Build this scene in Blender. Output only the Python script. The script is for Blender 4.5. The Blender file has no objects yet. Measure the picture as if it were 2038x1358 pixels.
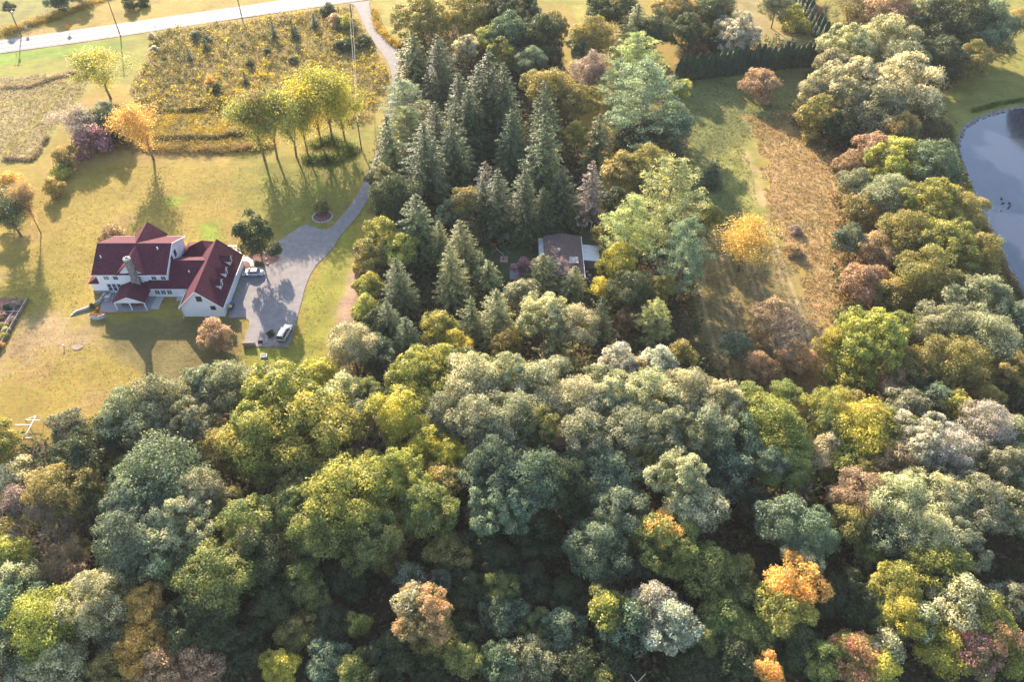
import bpy, bmesh, math, random
import numpy as np
from mathutils import Vector, Matrix

rng = np.random.default_rng(7)
random.seed(7)
scene = bpy.context.scene
COL = scene.collection
CAM_H = 115.0
F = 1585.0            # focal length in photo pixels
S45 = math.sqrt(0.5)

# ------------------------------------------------------------------ camera
cam_data = bpy.data.cameras.new('camera')
cam_data.lens = 28.0
cam_data.sensor_width = 36.0
cam_data.clip_end = 9000.0
cam_data.clip_start = 0.5
cam = bpy.data.objects.new('camera', cam_data)
cam.location = (0, 0, CAM_H)
cam.rotation_euler = (math.radians(45.0), 0, 0)
COL.objects.link(cam)
scene.camera = cam

# ------------------------------------------------------------------ light
SUN_EL = math.radians(22.0)
SUN_DIR = Vector((-0.36, 0.93, 0)).normalized() * math.cos(SUN_EL) + Vector((0, 0, math.sin(SUN_EL)))
world = bpy.data.worlds.new('World')
scene.world = world
world.use_nodes = True
nt = world.node_tree
nt.nodes.clear()
sky = nt.nodes.new('ShaderNodeTexSky')
sky.sky_type = 'NISHITA'
sky.sun_disc = False
sky.sun_elevation = SUN_EL
sky.sun_rotation = math.atan2(SUN_DIR.x, SUN_DIR.y)
sky.air_density = 1.0
sky.dust_density = 1.0
bg = nt.nodes.new('ShaderNodeBackground')
bg.inputs['Strength'].default_value = 0.14
wo = nt.nodes.new('ShaderNodeOutputWorld')
nt.links.new(sky.outputs[0], bg.inputs[0])
nt.links.new(bg.outputs[0], wo.inputs[0])
sun_data = bpy.data.lights.new('sun', 'SUN')
sun_data.energy = 5.0
sun_data.angle = math.radians(0.6)
sun_data.color = (1.0, 0.83, 0.64)
sun = bpy.data.objects.new('sun', sun_data)
sun.rotation_euler = SUN_DIR.to_track_quat('Z', 'Y').to_euler()
sun.location = (0, 0, 200)
COL.objects.link(sun)
scene.view_settings.view_transform = 'Standard'
scene.view_settings.look = 'None'
scene.view_settings.gamma = 1.0
scene.view_settings.exposure = 1.7
scene.view_settings.use_curve_mapping = False
scene.cycles.max_bounces = 6
scene.cycles.diffuse_bounces = 3
scene.cycles.transmission_bounces = 4
scene.cycles.glossy_bounces = 2
scene.cycles.volume_bounces = 0
scene.cycles.use_denoising = True


# ------------------------------------------------------------------ helpers
def G(px, py, z=0.0):
    """ground-plan position of a photo pixel at height z"""
    u = px - 1019.0
    v = 679.0 - py
    d = CAM_H - z
    t = d / (S45 * (F - v))
    return (u * t, S45 * (F + v) * t)


def mpp(px, py, z=0.0):
    return (CAM_H - z) / (S45 * (F - (679.0 - py)))


def poly(pts, z=0.0):
    return np.array([G(x, y, z) for x, y in pts])


def inside(P, x, y):
    r = np.zeros(x.shape, bool)
    n = len(P)
    j = n - 1
    for i in range(n):
        xi, yi = P[i]
        xj, yj = P[j]
        c = ((yi > y) != (yj > y)) & (x < (xj - xi) * (y - yi) / (yj - yi + 1e-12) + xi)
        r ^= c
        j = i
    return r


def edge_dist(P, x, y, closed=True):
    d = np.full(x.shape, 1e9)
    n = len(P)
    for i in range(n if closed else n - 1):
        a = P[i]
        b = P[(i + 1) % n]
        ab = b - a
        L = max(float(ab @ ab), 1e-9)
        t = np.clip(((x - a[0]) * ab[0] + (y - a[1]) * ab[1]) / L, 0, 1)
        d = np.minimum(d, np.hypot(x - a[0] - t * ab[0], y - a[1] - t * ab[1]))
    return d


def sdist(P, x, y):
    d = edge_dist(P, x, y)
    return np.where(inside(P, x, y), d, -d)


_lat = rng.random((8, 256, 256))


def vnoise(x, y, scale, k=0):
    """smooth value noise 0..1"""
    u = x / scale + 100.3
    v = y / scale + 57.7
    i = np.floor(u).astype(int)
    j = np.floor(v).astype(int)
    fu = u - i
    fv = v - j
    fu = fu * fu * (3 - 2 * fu)
    fv = fv * fv * (3 - 2 * fv)
    L = _lat[k]
    a = L[i % 256, j % 256]
    b = L[(i + 1) % 256, j % 256]
    c = L[i % 256, (j + 1) % 256]
    d = L[(i + 1) % 256, (j + 1) % 256]
    return (a * (1 - fu) + b * fu) * (1 - fv) + (c * (1 - fu) + d * fu) * fv


def tag(o, label=None, cat=None, group=None, kind=None):
    if label: o['label'] = label
    if cat: o['category'] = cat
    if group: o['group'] = group
    if kind: o['kind'] = kind
    return o


def empty(name, loc=(0, 0, 0), rz=0.0):
    o = bpy.data.objects.new(name, None)
    o.location = loc
    o.rotation_euler = (0, 0, rz)
    o.empty_display_size = 0.3
    COL.objects.link(o)
    return o


def link(name, me, parent=None, loc=(0, 0, 0), rz=0.0, scale=None):
    o = bpy.data.objects.new(name, me)
    o.location = loc
    o.rotation_euler = (0, 0, rz)
    if scale is not None: o.scale = scale
    COL.objects.link(o)
    if parent: o.parent = parent
    return o


def quad_mesh(name, V, mat, attrs=None, colattr=None, nper=4):
    """V: (n*nper,3) verts, faces of nper verts each; attrs: per-face arrays"""
    n = len(V) // nper
    me = bpy.data.meshes.new(name)
    me.vertices.add(n * nper)
    me.vertices.foreach_set('co', V.astype(np.float32).ravel())
    me.loops.add(n * nper)
    me.loops.foreach_set('vertex_index', np.arange(n * nper, dtype=np.int32))
    me.polygons.add(n)
    me.polygons.foreach_set('loop_start', np.arange(0, n * nper, nper, dtype=np.int32))
    me.polygons.foreach_set('loop_total', np.full(n, nper, dtype=np.int32))
    me.update(calc_edges=True)
    for k, a in (attrs or {}).items():
        at = me.attributes.new(k, 'FLOAT', 'FACE')
        at.data.foreach_set('value', a.astype(np.float32))
    if colattr is not None:
        at = me.attributes.new('col', 'FLOAT_COLOR', 'FACE')
        c = np.ones((n, 4), np.float32)
        c[:, :3] = colattr
        at.data.foreach_set('color', c.ravel())
    me.materials.append(mat)
    return me


class MB:
    """collects simple shapes into one mesh"""
    def __init__(self):
        self.v = []
        self.f = []

    def add(self, vs, fs):
        o = len(self.v)
        self.v += [tuple(v) for v in vs]
        self.f += [tuple(i + o for i in f) for f in fs]
        return self

    def box(self, x0, x1, y0, y1, z0, z1):
        return self.add([(x0, y0, z0), (x1, y0, z0), (x1, y1, z0), (x0, y1, z0), (x0, y0, z1), (x1, y0, z1), (x1, y1, z1), (x0, y1, z1)],
                        [(0, 3, 2, 1), (4, 5, 6, 7), (0, 1, 5, 4), (1, 2, 6, 5), (2, 3, 7, 6), (3, 0, 4, 7)])

    def cbox(self, c, s, rz=0.0):
        ca, sa = math.cos(rz), math.sin(rz)
        vs = []
        for k in range(8):
            x = (-.5, .5, .5, -.5)[k % 4] * s[0]
            y = (-.5, -.5, .5, .5)[k % 4] * s[1]
            z = (-.5 if k < 4 else .5) * s[2]
            vs.append((c[0] + x * ca - y * sa, c[1] + x * sa + y * ca, c[2] + z))
        return self.add(vs, [(0, 3, 2, 1), (4, 5, 6, 7), (0, 1, 5, 4), (1, 2, 6, 5), (2, 3, 7, 6), (3, 0, 4, 7)])

    def prism(self, pts, axis, a, b):
        """pts: 2-D outline in the plane across axis ('x','y','z'), extruded a..b"""
        n = len(pts)
        def m(p, w):
            return (w, p[0], p[1]) if axis == 'x' else (p[0], w, p[1]) if axis == 'y' else (p[0], p[1], w)
        vs = [m(p, a) for p in pts] + [m(p, b) for p in pts]
        fs = [tuple(range(n))[::-1], tuple(range(n, 2 * n))]
        fs += [(i, (i + 1) % n, n + (i + 1) % n, n + i) for i in range(n)]
        return self.add(vs, fs)

    def tube(self, p, q, r0, r1=None, n=6, cap=True):
        r1 = r0 if r1 is None else r1
        p = Vector(p)
        q = Vector(q)
        d = q - p
        if d.length < 1e-6: return self
        d.normalize()
        a = d.orthogonal().normalized()
        b = d.cross(a)
        vs = []
        for c, r in ((p, r0), (q, r1)):
            for k in range(n):
                t = 2 * math.pi * k / n
                vs.append(c + a * (r * math.cos(t)) + b * (r * math.sin(t)))
        fs = [(k, (k + 1) % n, n + (k + 1) % n, n + k) for k in range(n)]
        if cap: fs += [tuple(range(n))[::-1], tuple(range(n, 2 * n))]
        return self.add(vs, fs)

    def blob(self, c, r, seg=8, rings=5, jit=0.0):
        vs = [(c[0], c[1], c[2] - r[2])]
        for i in range(1, rings):
            t = math.pi * i / rings
            for k in range(seg):
                a = 2 * math.pi * k / seg
                j = 1 + random.uniform(-jit, jit)
                vs.append((c[0] + r[0] * j * math.sin(t) * math.cos(a), c[1] + r[1] * j * math.sin(t) * math.sin(a), c[2] - r[2] * math.cos(t) * j))
        vs.append((c[0], c[1], c[2] + r[2]))
        fs = [(0, 1 + (k + 1) % seg, 1 + k) for k in range(seg)]
        for i in range(rings - 2):
            o = 1 + i * seg
            fs += [(o + k, o + (k + 1) % seg, o + seg + (k + 1) % seg, o + seg + k) for k in range(seg)]
        o = 1 + (rings - 2) * seg
        fs += [(o + k, o + (k + 1) % seg, len(vs) - 1) for k in range(seg)]
        return self.add(vs, fs)

    def mesh(self, name, mat, smooth=False):
        me = bpy.data.meshes.new(name)
        me.from_pydata(self.v, [], self.f)
        me.materials.append(mat)
        bm = bmesh.new()
        bm.from_mesh(me)
        bmesh.ops.recalc_face_normals(bm, faces=bm.faces)
        bm.to_mesh(me)
        bm.free()
        if smooth:
            me.polygons.foreach_set('use_smooth', [True] * len(me.polygons))
        me.update()
        return me

    def build(self, name, mat, parent=None, smooth=False, loc=(0, 0, 0), rz=0.0):
        return link(name, self.mesh(name, mat, smooth), parent, loc, rz)


# ------------------------------------------------------------------ materials
def new_mat(name):
    m = bpy.data.materials.new(name)
    m.use_nodes = True
    t = m.node_tree
    t.nodes.clear()
    out = t.nodes.new('ShaderNodeOutputMaterial')
    return m, t, out


def N(t, typ, **kw):
    n = t.nodes.new(typ)
    for k, v in kw.items(): setattr(n, k, v)
    return n


def noise_node(t, scale, detail=3, rough=0.55, coord=None):
    n = N(t, 'ShaderNodeTexNoise')
    n.inputs['Scale'].default_value = scale
    n.inputs['Detail'].default_value = detail
    n.inputs['Roughness'].default_value = rough
    if coord is not None: t.links.new(coord, n.inputs['Vector'])
    return n


def simple(name, col, rough=0.8, var=0.18, scale=3.0, metal=0.0, bump=0.0, spec=0.3, scale2=None):
    m, t, out = new_mat(name)
    p = N(t, 'ShaderNodeBsdfPrincipled')
    geo = N(t, 'ShaderNodeNewGeometry')
    n1 = noise_node(t, scale, 4, 0.6, geo.outputs['Position'])
    n2 = noise_node(t, (scale2 or scale * 0.13), 3, 0.5, geo.outputs['Position'])
    mx = N(t, 'ShaderNodeMath', operation='ADD')
    t.links.new(n1.outputs['Fac'], mx.inputs[0])
    t.links.new(n2.outputs['Fac'], mx.inputs[1])
    mr = N(t, 'ShaderNodeMapRange')
    mr.inputs['From Min'].default_value = 0.6
    mr.inputs['From Max'].default_value = 1.4
    mr.inputs['To Min'].default_value = 1 - var
    mr.inputs['To Max'].default_value = 1 + var
    t.links.new(mx.outputs[0], mr.inputs['Value'])
    vm = N(t, 'ShaderNodeVectorMath', operation='SCALE')
    vm.inputs[0].default_value = col[:3]
    t.links.new(mr.outputs[0], vm.inputs['Scale'])
    t.links.new(vm.outputs[0], p.inputs['Base Color'])
    p.inputs['Roughness'].default_value = rough
    p.inputs['Metallic'].default_value = metal
    p.inputs['Specular IOR Level'].default_value = spec
    if bump:
        b = N(t, 'ShaderNodeBump')
        b.inputs['Strength'].default_value = bump
        b.inputs['Distance'].default_value = 0.05
        t.links.new(n1.outputs['Fac'], b.inputs['Height'])
        t.links.new(b.outputs[0], p.inputs['Normal'])
    t.links.new(p.outputs[0], out.inputs['Surface'])
    return m


def siding(name, col):
    m, t, out = new_mat(name)
    p = N(t, 'ShaderNodeBsdfPrincipled')
    geo = N(t, 'ShaderNodeNewGeometry')
    n = noise_node(t, 0.5, 4, 0.6, geo.outputs['Position'])
    w = N(t, 'ShaderNodeTexWave', wave_type='BANDS', bands_direction='Z', wave_profile='SAW')
    w.inputs['Scale'].default_value = 1.2
    t.links.new(geo.outputs['Position'], w.inputs['Vector'])
    mr = N(t, 'ShaderNodeMapRange')
    mr.inputs['To Min'].default_value = 0.86
    mr.inputs['To Max'].default_value = 1.05
    t.links.new(n.outputs['Fac'], mr.inputs['Value'])
    vm = N(t, 'ShaderNodeVectorMath', operation='SCALE')
    vm.inputs[0].default_value = col
    t.links.new(mr.outputs[0], vm.inputs['Scale'])
    t.links.new(vm.outputs[0], p.inputs['Base Color'])
    b = N(t, 'ShaderNodeBump')
    b.inputs['Strength'].default_value = 0.5
    b.inputs['Distance'].default_value = 0.02
    t.links.new(w.outputs['Fac'], b.inputs['Height'])
    t.links.new(b.outputs[0], p.inputs['Normal'])
    p.inputs['Roughness'].default_value = 0.6
    t.links.new(p.outputs[0], out.inputs['Surface'])
    return m


def shingle(name, c1, c2, scale=5.0):
    m, t, out = new_mat(name)
    p = N(t, 'ShaderNodeBsdfPrincipled')
    geo = N(t, 'ShaderNodeNewGeometry')
    v = N(t, 'ShaderNodeTexVoronoi')
    v.inputs['Scale'].default_value = scale
    t.links.new(geo.outputs['Position'], v.inputs['Vector'])
    n = noise_node(t, 0.6, 4, 0.65, geo.outputs['Position'])
    s = N(t, 'ShaderNodeSeparateColor')
    t.links.new(v.outputs['Color'], s.inputs[0])
    ad = N(t, 'ShaderNodeMath', operation='ADD')
    t.links.new(s.outputs[0], ad.inputs[0])
    t.links.new(n.outputs['Fac'], ad.inputs[1])
    mr = N(t, 'ShaderNodeMapRange')
    mr.inputs['From Min'].default_value = 0.3
    mr.inputs['From Max'].default_value = 1.6
    t.links.new(ad.outputs[0], mr.inputs['Value'])
    mx = N(t, 'ShaderNodeMix', data_type='RGBA')
    mx.inputs['A'].default_value = (*c1, 1)
    mx.inputs['B'].default_value = (*c2, 1)
    t.links.new(mr.outputs[0], mx.inputs['Factor'])
    t.links.new(mx.outputs['Result'], p.inputs['Base Color'])
    p.inputs['Roughness'].default_value = 0.85
    p.inputs['Specular IOR Level'].default_value = 0.15
    b = N(t, 'ShaderNodeBump')
    b.inputs['Strength'].default_value = 0.5
    b.inputs['Distance'].default_value = 0.03
    t.links.new(s.outputs[1], b.inputs['Height'])
    t.links.new(b.outputs[0], p.inputs['Normal'])
    t.links.new(p.outputs[0], out.inputs['Surface'])
    return m


def stone_mat(name, c1, c2, scale=3.5):
    m, t, out = new_mat(name)
    p = N(t, 'ShaderNodeBsdfPrincipled')
    geo = N(t, 'ShaderNodeNewGeometry')
    v = N(t, 'ShaderNodeTexVoronoi')
    v.inputs['Scale'].default_value = scale
    t.links.new(geo.outputs['Position'], v.inputs['Vector'])
    s = N(t, 'ShaderNodeSeparateColor')
    t.links.new(v.outputs['Color'], s.inputs[0])
    mx = N(t, 'ShaderNodeMix', data_type='RGBA')
    mx.inputs['A'].default_value = (*c1, 1)
    mx.inputs['B'].default_value = (*c2, 1)
    t.links.new(s.outputs[0], mx.inputs['Factor'])
    t.links.new(mx.outputs['Result'], p.inputs['Base Color'])
    p.inputs['Roughness'].default_value = 0.9
    b = N(t, 'ShaderNodeBump', invert=True)
    b.inputs['Distance'].default_value = 0.08
    t.links.new(v.outputs['Distance'], b.inputs['Height'])
    t.links.new(b.outputs[0], p.inputs['Normal'])
    t.links.new(p.outputs[0], out.inputs['Surface'])
    return m


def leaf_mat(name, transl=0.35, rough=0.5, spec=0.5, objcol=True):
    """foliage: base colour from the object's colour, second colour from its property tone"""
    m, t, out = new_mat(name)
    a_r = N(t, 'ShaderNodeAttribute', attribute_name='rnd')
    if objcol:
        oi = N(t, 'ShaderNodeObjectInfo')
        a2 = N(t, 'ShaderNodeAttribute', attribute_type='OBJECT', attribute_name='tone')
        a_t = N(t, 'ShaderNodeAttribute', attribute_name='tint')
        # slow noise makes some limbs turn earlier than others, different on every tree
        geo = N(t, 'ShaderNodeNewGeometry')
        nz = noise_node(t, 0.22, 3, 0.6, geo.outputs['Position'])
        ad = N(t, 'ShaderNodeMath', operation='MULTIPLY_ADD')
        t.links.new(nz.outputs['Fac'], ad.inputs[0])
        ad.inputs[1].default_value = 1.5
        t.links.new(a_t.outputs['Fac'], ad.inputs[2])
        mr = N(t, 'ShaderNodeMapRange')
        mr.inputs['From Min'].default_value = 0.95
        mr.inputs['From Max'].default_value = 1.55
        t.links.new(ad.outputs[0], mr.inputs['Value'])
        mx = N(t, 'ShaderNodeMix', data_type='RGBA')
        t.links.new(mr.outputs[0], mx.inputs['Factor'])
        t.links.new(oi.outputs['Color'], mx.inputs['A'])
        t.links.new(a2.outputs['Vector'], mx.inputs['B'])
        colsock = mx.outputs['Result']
    else:
        ac = N(t, 'ShaderNodeAttribute', attribute_name='col')
        colsock = ac.outputs['Color']
    mr2 = N(t, 'ShaderNodeMapRange')
    mr2.inputs['To Min'].default_value = 0.6
    mr2.inputs['To Max'].default_value = 1.45
    t.links.new(a_r.outputs['Fac'], mr2.inputs['Value'])
    vm = N(t, 'ShaderNodeVectorMath', operation='SCALE')
    t.links.new(colsock, vm.inputs[0])
    t.links.new(mr2.outputs[0], vm.inputs['Scale'])
    p = N(t, 'ShaderNodeBsdfPrincipled')
    p.inputs['Roughness'].default_value = rough
    p.inputs['Specular IOR Level'].default_value = spec
    t.links.new(vm.outputs[0], p.inputs['Base Color'])
    tr = N(t, 'ShaderNodeBsdfTranslucent')
    vt = N(t, 'ShaderNodeVectorMath', operation='MULTIPLY')
    vt.inputs[1].default_value = (1.45, 1.35, 0.85)
    t.links.new(vm.outputs[0], vt.inputs[0])
    t.links.new(vt.outputs[0], tr.inputs['Color'])
    ms = N(t, 'ShaderNodeMixShader')
    ms.inputs[0].default_value = transl
    t.links.new(p.outputs[0], ms.inputs[1])
    t.links.new(tr.outputs[0], ms.inputs[2])
    t.links.new(ms.outputs[0], out.inputs['Surface'])
    return m


M_leaf = leaf_mat('broad_leaves', 0.42, 0.5, 0.38)
M_needle = leaf_mat('needles', 0.28, 0.55, 0.4)
M_plant = leaf_mat('field_plants', 0.35, 0.7, 0.2, objcol=False)
M_cable = simple('grey_cable', (0.3, 0.29, 0.28), 0.6)
M_bark = simple('bark', (0.16, 0.12, 0.09), 0.95, 0.35, 4, bump=0.4)
M_bark_pale = simple('pale_bark', (0.42, 0.36, 0.33), 0.9, 0.25, 4)
M_siding = siding('white_siding', (0.78, 0.79, 0.82))
M_trim = simple('white_trim', (0.8, 0.8, 0.8), 0.5, 0.05)
M_redroof = shingle('red_shingles', (0.062, 0.012, 0.024), (0.115, 0.030, 0.046), 4.5)
M_brownroof = shingle('brown_shingles', (0.11, 0.072, 0.062), (0.18, 0.125, 0.11), 5.0)  # darkened so the cabin roof looks shaded by the forest
M_stone = stone_mat('field_stone', (0.32, 0.27, 0.25), (0.15, 0.12, 0.12), 3.0)
M_stonecap = stone_mat('pale_stone', (0.6, 0.56, 0.52), (0.42, 0.38, 0.36), 3.0)
M_glass = simple('window_glass', (0.05, 0.06, 0.075), 0.12, 0.2, 2, spec=0.8)
M_dark = simple('dark_void', (0.03, 0.03, 0.035), 0.6, 0.2)
M_concrete = simple('pale_concrete', (0.5, 0.47, 0.43), 0.85, 0.12, 2)
M_patio = simple('patio_pavers', (0.36, 0.28, 0.28), 0.85, 0.2, 5)
M_wood = simple('weathered_wood', (0.2, 0.16, 0.13), 0.85, 0.3, 6)
M_pole = simple('pole_wood', (0.13, 0.085, 0.07), 0.85, 0.3, 6)
M_metal = simple('galvanised_metal', (0.5, 0.51, 0.53), 0.4, 0.1, 4, metal=0.6)
M_white = simple('white_paint', (0.8, 0.8, 0.8), 0.45, 0.04)
M_mulch = simple('mulch', (0.17, 0.085, 0.07), 0.95, 0.4, 14, bump=0.5, scale2=2.0)
M_mud = simple('bare_earth', (0.3, 0.22, 0.17), 0.95, 0.3, 5)
# ------------------------------------------------------------------ the ground, one sheet to the horizon
LAWN = (0.27, 0.187, 0.044)
Z = {}
def zone(name, pts, col, soft, wob=2.0, mix=None):
    Z[name] = (poly(pts), np.array(col), soft, wob, mix)

zone('west_lawn', [(-80, 100), (320, 56), (300, 110), (262, 165), (225, 170), (140, 140), (0, 152), (-80, 165)], (0.21, 0.195, 0.04), 1.0)
zone('verge', [(-80, 114), (240, 80), (240, 96), (-80, 140)], (0.16, 0.22, 0.03), 2.0)
zone('fallow', [(-80, 160), (0, 155), (140, 142), (182, 165), (150, 215), (98, 268), (66, 320), (10, 318), (-80, 360)], (0.27, 0.22, 0.10), 0.8)
zone('meadow', [(302, 66), (500, 38), (640, 18), (700, 14), (712, 40), (724, 62), (745, 98), (768, 132), (776, 168), (765, 190), (750, 215), (738, 245), (560, 262), (450, 225), (300, 215), (258, 200), (264, 160), (292, 120)], (0.30, 0.22, 0.075), 1.5, 4.0)
zone('wet_meadow', [(225, 215), (450, 210), (560, 250), (520, 300), (225, 300)], (0.31, 0.25, 0.06), 1.0)
zone('north_bank', [(-80, 40), (30, 45), (190, -10), (500, -60), (-80, -60)], (0.19, 0.175, 0.045), 2.0)
zone('back_field', [(740, -20), (1180, -60), (1175, 40), (1160, 62), (1130, 10), (860, 0), (800, 60), (790, 92), (765, 68)], (0.26, 0.22, 0.05), 1.0)
zone('yard_green', [(560, 480), (660, 456), (745, 340), (760, 250), (700, 240), (640, 300), (480, 300), (470, 410), (560, 460)], (0.185, 0.175, 0.035), 14.0, 10.0)
zone('east_yard', [(742, 345), (745, 400), (715, 440), (705, 520), (700, 600), (640, 700), (560, 800), (485, 760), (480, 690), (590, 690), (610, 580), (650, 510), (700, 450)], (0.23, 0.215, 0.036), 2.0)
zone('bare_strip', [(712, 500), (722, 540), (715, 600), (690, 660), (655, 668), (660, 630), (682, 590), (695, 540)], (0.33, 0.215, 0.145), 2.2, 4.0)
zone('worn_patch', [(-20, 715), (60, 640), (130, 625), (190, 645), (200, 680), (120, 690), (60, 700), (-20, 760)], (0.32, 0.22, 0.11), 7.0, 8.0)
zone('green_patch', [(400, 445), (440, 440), (440, 475), (400, 490)], (0.2, 0.24, 0.03), 2.5)
zone('green_patch2', [(335, 395), (365, 395), (365, 412), (335, 410)], (0.22, 0.25, 0.03), 1.5)
zone('painted_house_shadow', [(205, 640), (360, 632), (480, 632), (480, 760), (300, 760), (210, 690)], (0.15, 0.12, 0.045), 2.5)
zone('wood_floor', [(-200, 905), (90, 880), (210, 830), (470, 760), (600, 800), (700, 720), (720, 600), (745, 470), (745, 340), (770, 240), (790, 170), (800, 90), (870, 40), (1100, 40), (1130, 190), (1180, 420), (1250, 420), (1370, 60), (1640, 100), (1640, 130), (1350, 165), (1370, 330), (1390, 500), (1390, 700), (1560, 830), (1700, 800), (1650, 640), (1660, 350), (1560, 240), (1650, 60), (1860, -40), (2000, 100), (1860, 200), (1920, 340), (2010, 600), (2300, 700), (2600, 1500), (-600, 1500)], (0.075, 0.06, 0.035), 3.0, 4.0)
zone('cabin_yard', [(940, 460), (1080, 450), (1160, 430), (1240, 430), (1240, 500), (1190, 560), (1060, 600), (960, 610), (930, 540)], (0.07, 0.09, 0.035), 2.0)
zone('east_green', [(1350, 165), (1640, 128), (1600, 200), (1560, 250), (1480, 290), (1500, 360), (1520, 470), (1470, 480), (1390, 470), (1370, 330)], (0.14, 0.15, 0.05), 4.0, 8.0)  # tree shade over this field is mixed into its darker green
zone('east_green_painted_sun', [(1430, 330), (1470, 270), (1515, 270), (1545, 400), (1560, 500), (1470, 470)], (0.22, 0.21, 0.055), 4.0, 8.0)
zone('east_orange', [(1480, 225), (1640, 225), (1730, 380), (1730, 560), (1760, 640), (1640, 760), (1600, 860), (1560, 800), (1620, 680), (1590, 560), (1530, 450), (1515, 350)], (0.36, 0.25, 0.115), 4.0, 9.0)
zone('mown_rows', [(1390, 470), (1520, 440), (1590, 560), (1620, 690), (1560, 810), (1450, 800), (1390, 680)], (0.17, 0.14, 0.055), 4.0, 6.0)
zone('far_east_lawn', [(1640, 0), (1720, -40), (2300, -60), (2300, 230), (2038, 208), (1950, 225), (1900, 250), (1850, 200), (1990, 100), (1880, -20), (1640, 80)], (0.21, 0.19, 0.045), 2.0)
zone('hedge_garden', [(1440, -40), (1590, -40), (1620, 80), (1420, 110)], (0.26, 0.2, 0.08), 2.0)
zone('pond_bank', [(2300, 160), (2038, 196), (1950, 215), (1895, 245), (1885, 290), (1905, 370), (1950, 470), (2000, 570), (2045, 640), (2300, 900)], (0.2, 0.2, 0.05), 2.5)
WOOD = Z['wood_floor'][0]
POND = poly([(2400, 150), (2200, 175), (2038, 212), (1995, 220), (1950, 234), (1922, 252), (1909, 280), (1911, 312), (1927, 352), (1941, 392), (1957, 425), (1976, 465), (1991, 500), (2007, 535), (2026, 570), (2050, 610), (2110, 690), (2300, 760)])

def axis_coords(a, b, step, far):
    c = list(np.arange(a, b + step / 2, step))
    s = step
    hi = c[-1]
    while hi < far[1]:
        s *= 1.35
        hi += s
        c.append(hi)
    s = step
    lo = c[0]
    pre = []
    while lo > far[0]:
        s *= 1.35
        lo -= s
        pre.append(lo)
    return np.array(pre[::-1] + c)

gx = axis_coords(-190, 190, 0.75, (-4000, 4000))
gy = axis_coords(36, 296, 0.75, (-1500, 6000))
X, Y = np.meshgrid(gx, gy)
zg = (vnoise(X, Y, 9, 0) - 0.5) * 0.10 + (vnoise(X, Y, 2.2, 1) - 0.5) * 0.03
pd = sdist(POND, X, Y)
zg = np.where(pd > -0.6, -0.05 - np.clip(pd + 0.6, 0, 2.5) * 0.6, zg)
colr = np.empty(X.shape + (3,))
colr[:] = LAWN
big = vnoise(X, Y, 14, 2)[..., None]
colr = colr * (0.8 + 0.4 * vnoise(X, Y, 5, 3)[..., None])
colr = colr * (1 - 0.35 * big) + np.array((0.23, 0.215, 0.035)) * (0.35 * big)
patch = np.clip((vnoise(X, Y, 7, 4) - 0.62) * 4, 0, 1)[..., None]
colr = colr * (1 - 0.5 * patch) + np.array((0.30, 0.19, 0.085)) * 0.5 * patch
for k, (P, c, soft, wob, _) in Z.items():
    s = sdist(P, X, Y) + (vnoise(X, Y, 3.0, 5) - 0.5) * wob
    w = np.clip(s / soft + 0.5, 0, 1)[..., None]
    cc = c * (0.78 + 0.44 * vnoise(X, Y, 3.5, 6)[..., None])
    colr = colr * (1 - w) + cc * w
# mown rows and field paths
u_rows = np.sin(X * 2 * math.pi / 1.7 + vnoise(X, Y, 12, 1) * 2)
P = Z['mown_rows'][0]
w = np.clip(sdist(P, X, Y) / 2 + 0.5, 0, 1) * np.clip(u_rows, 0, 1) ** 2 * 0.95 * (0.4 + vnoise(X, Y, 1.5, 2))
colr = colr * (1 - w[..., None]) + np.array((0.36, 0.27, 0.15)) * w[..., None]
FPATHS = [[(152, 138), (120, 185), (60, 255), (0, 312)], [(120, 178), (60, 200), (0, 212)], [(100, 262), (66, 318), (10, 320)], [(182, 165), (140, 215), (70, 318)]]
for pp in FPATHS:
    P = poly(pp)
    d = edge_dist(P, X, Y, closed=False)
    w = np.clip(1.6 - d, 0, 1)[..., None]
    colr = colr * (1 - w) + np.array((0.25, 0.22, 0.06)) * w
# wheel-worn mud at the waterline
w = np.clip(1 - np.abs(pd + 0.3) / 0.9, 0, 1)[..., None]
colr = colr * (1 - w) + np.array((0.2, 0.15, 0.13)) * w
ny, nx = X.shape
me = bpy.data.meshes.new('ground')
me.vertices.add(nx * ny)
me.vertices.foreach_set('co', np.stack([X, Y, zg], -1).astype(np.float32).ravel())
idx = np.arange(nx * ny).reshape(ny, nx)
q = np.stack([idx[:-1, :-1], idx[:-1, 1:], idx[1:, 1:], idx[1:, :-1]], -1).reshape(-1, 4)
me.loops.add(q.size)
me.loops.foreach_set('vertex_index', q.astype(np.int32).ravel())
me.polygons.add(len(q))
me.polygons.foreach_set('loop_start', np.arange(0, q.size, 4, dtype=np.int32))
me.polygons.foreach_set('loop_total', np.full(len(q), 4, dtype=np.int32))
me.update(calc_edges=True)
me.polygons.foreach_set('use_smooth', np.ones(len(q), bool))
at = me.attributes.new('col', 'FLOAT_COLOR', 'POINT')
c4 = np.ones((nx * ny, 4), np.float32)
c4[:, :3] = colr.reshape(-1, 3)
at.data.foreach_set('color', c4.ravel())

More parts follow.
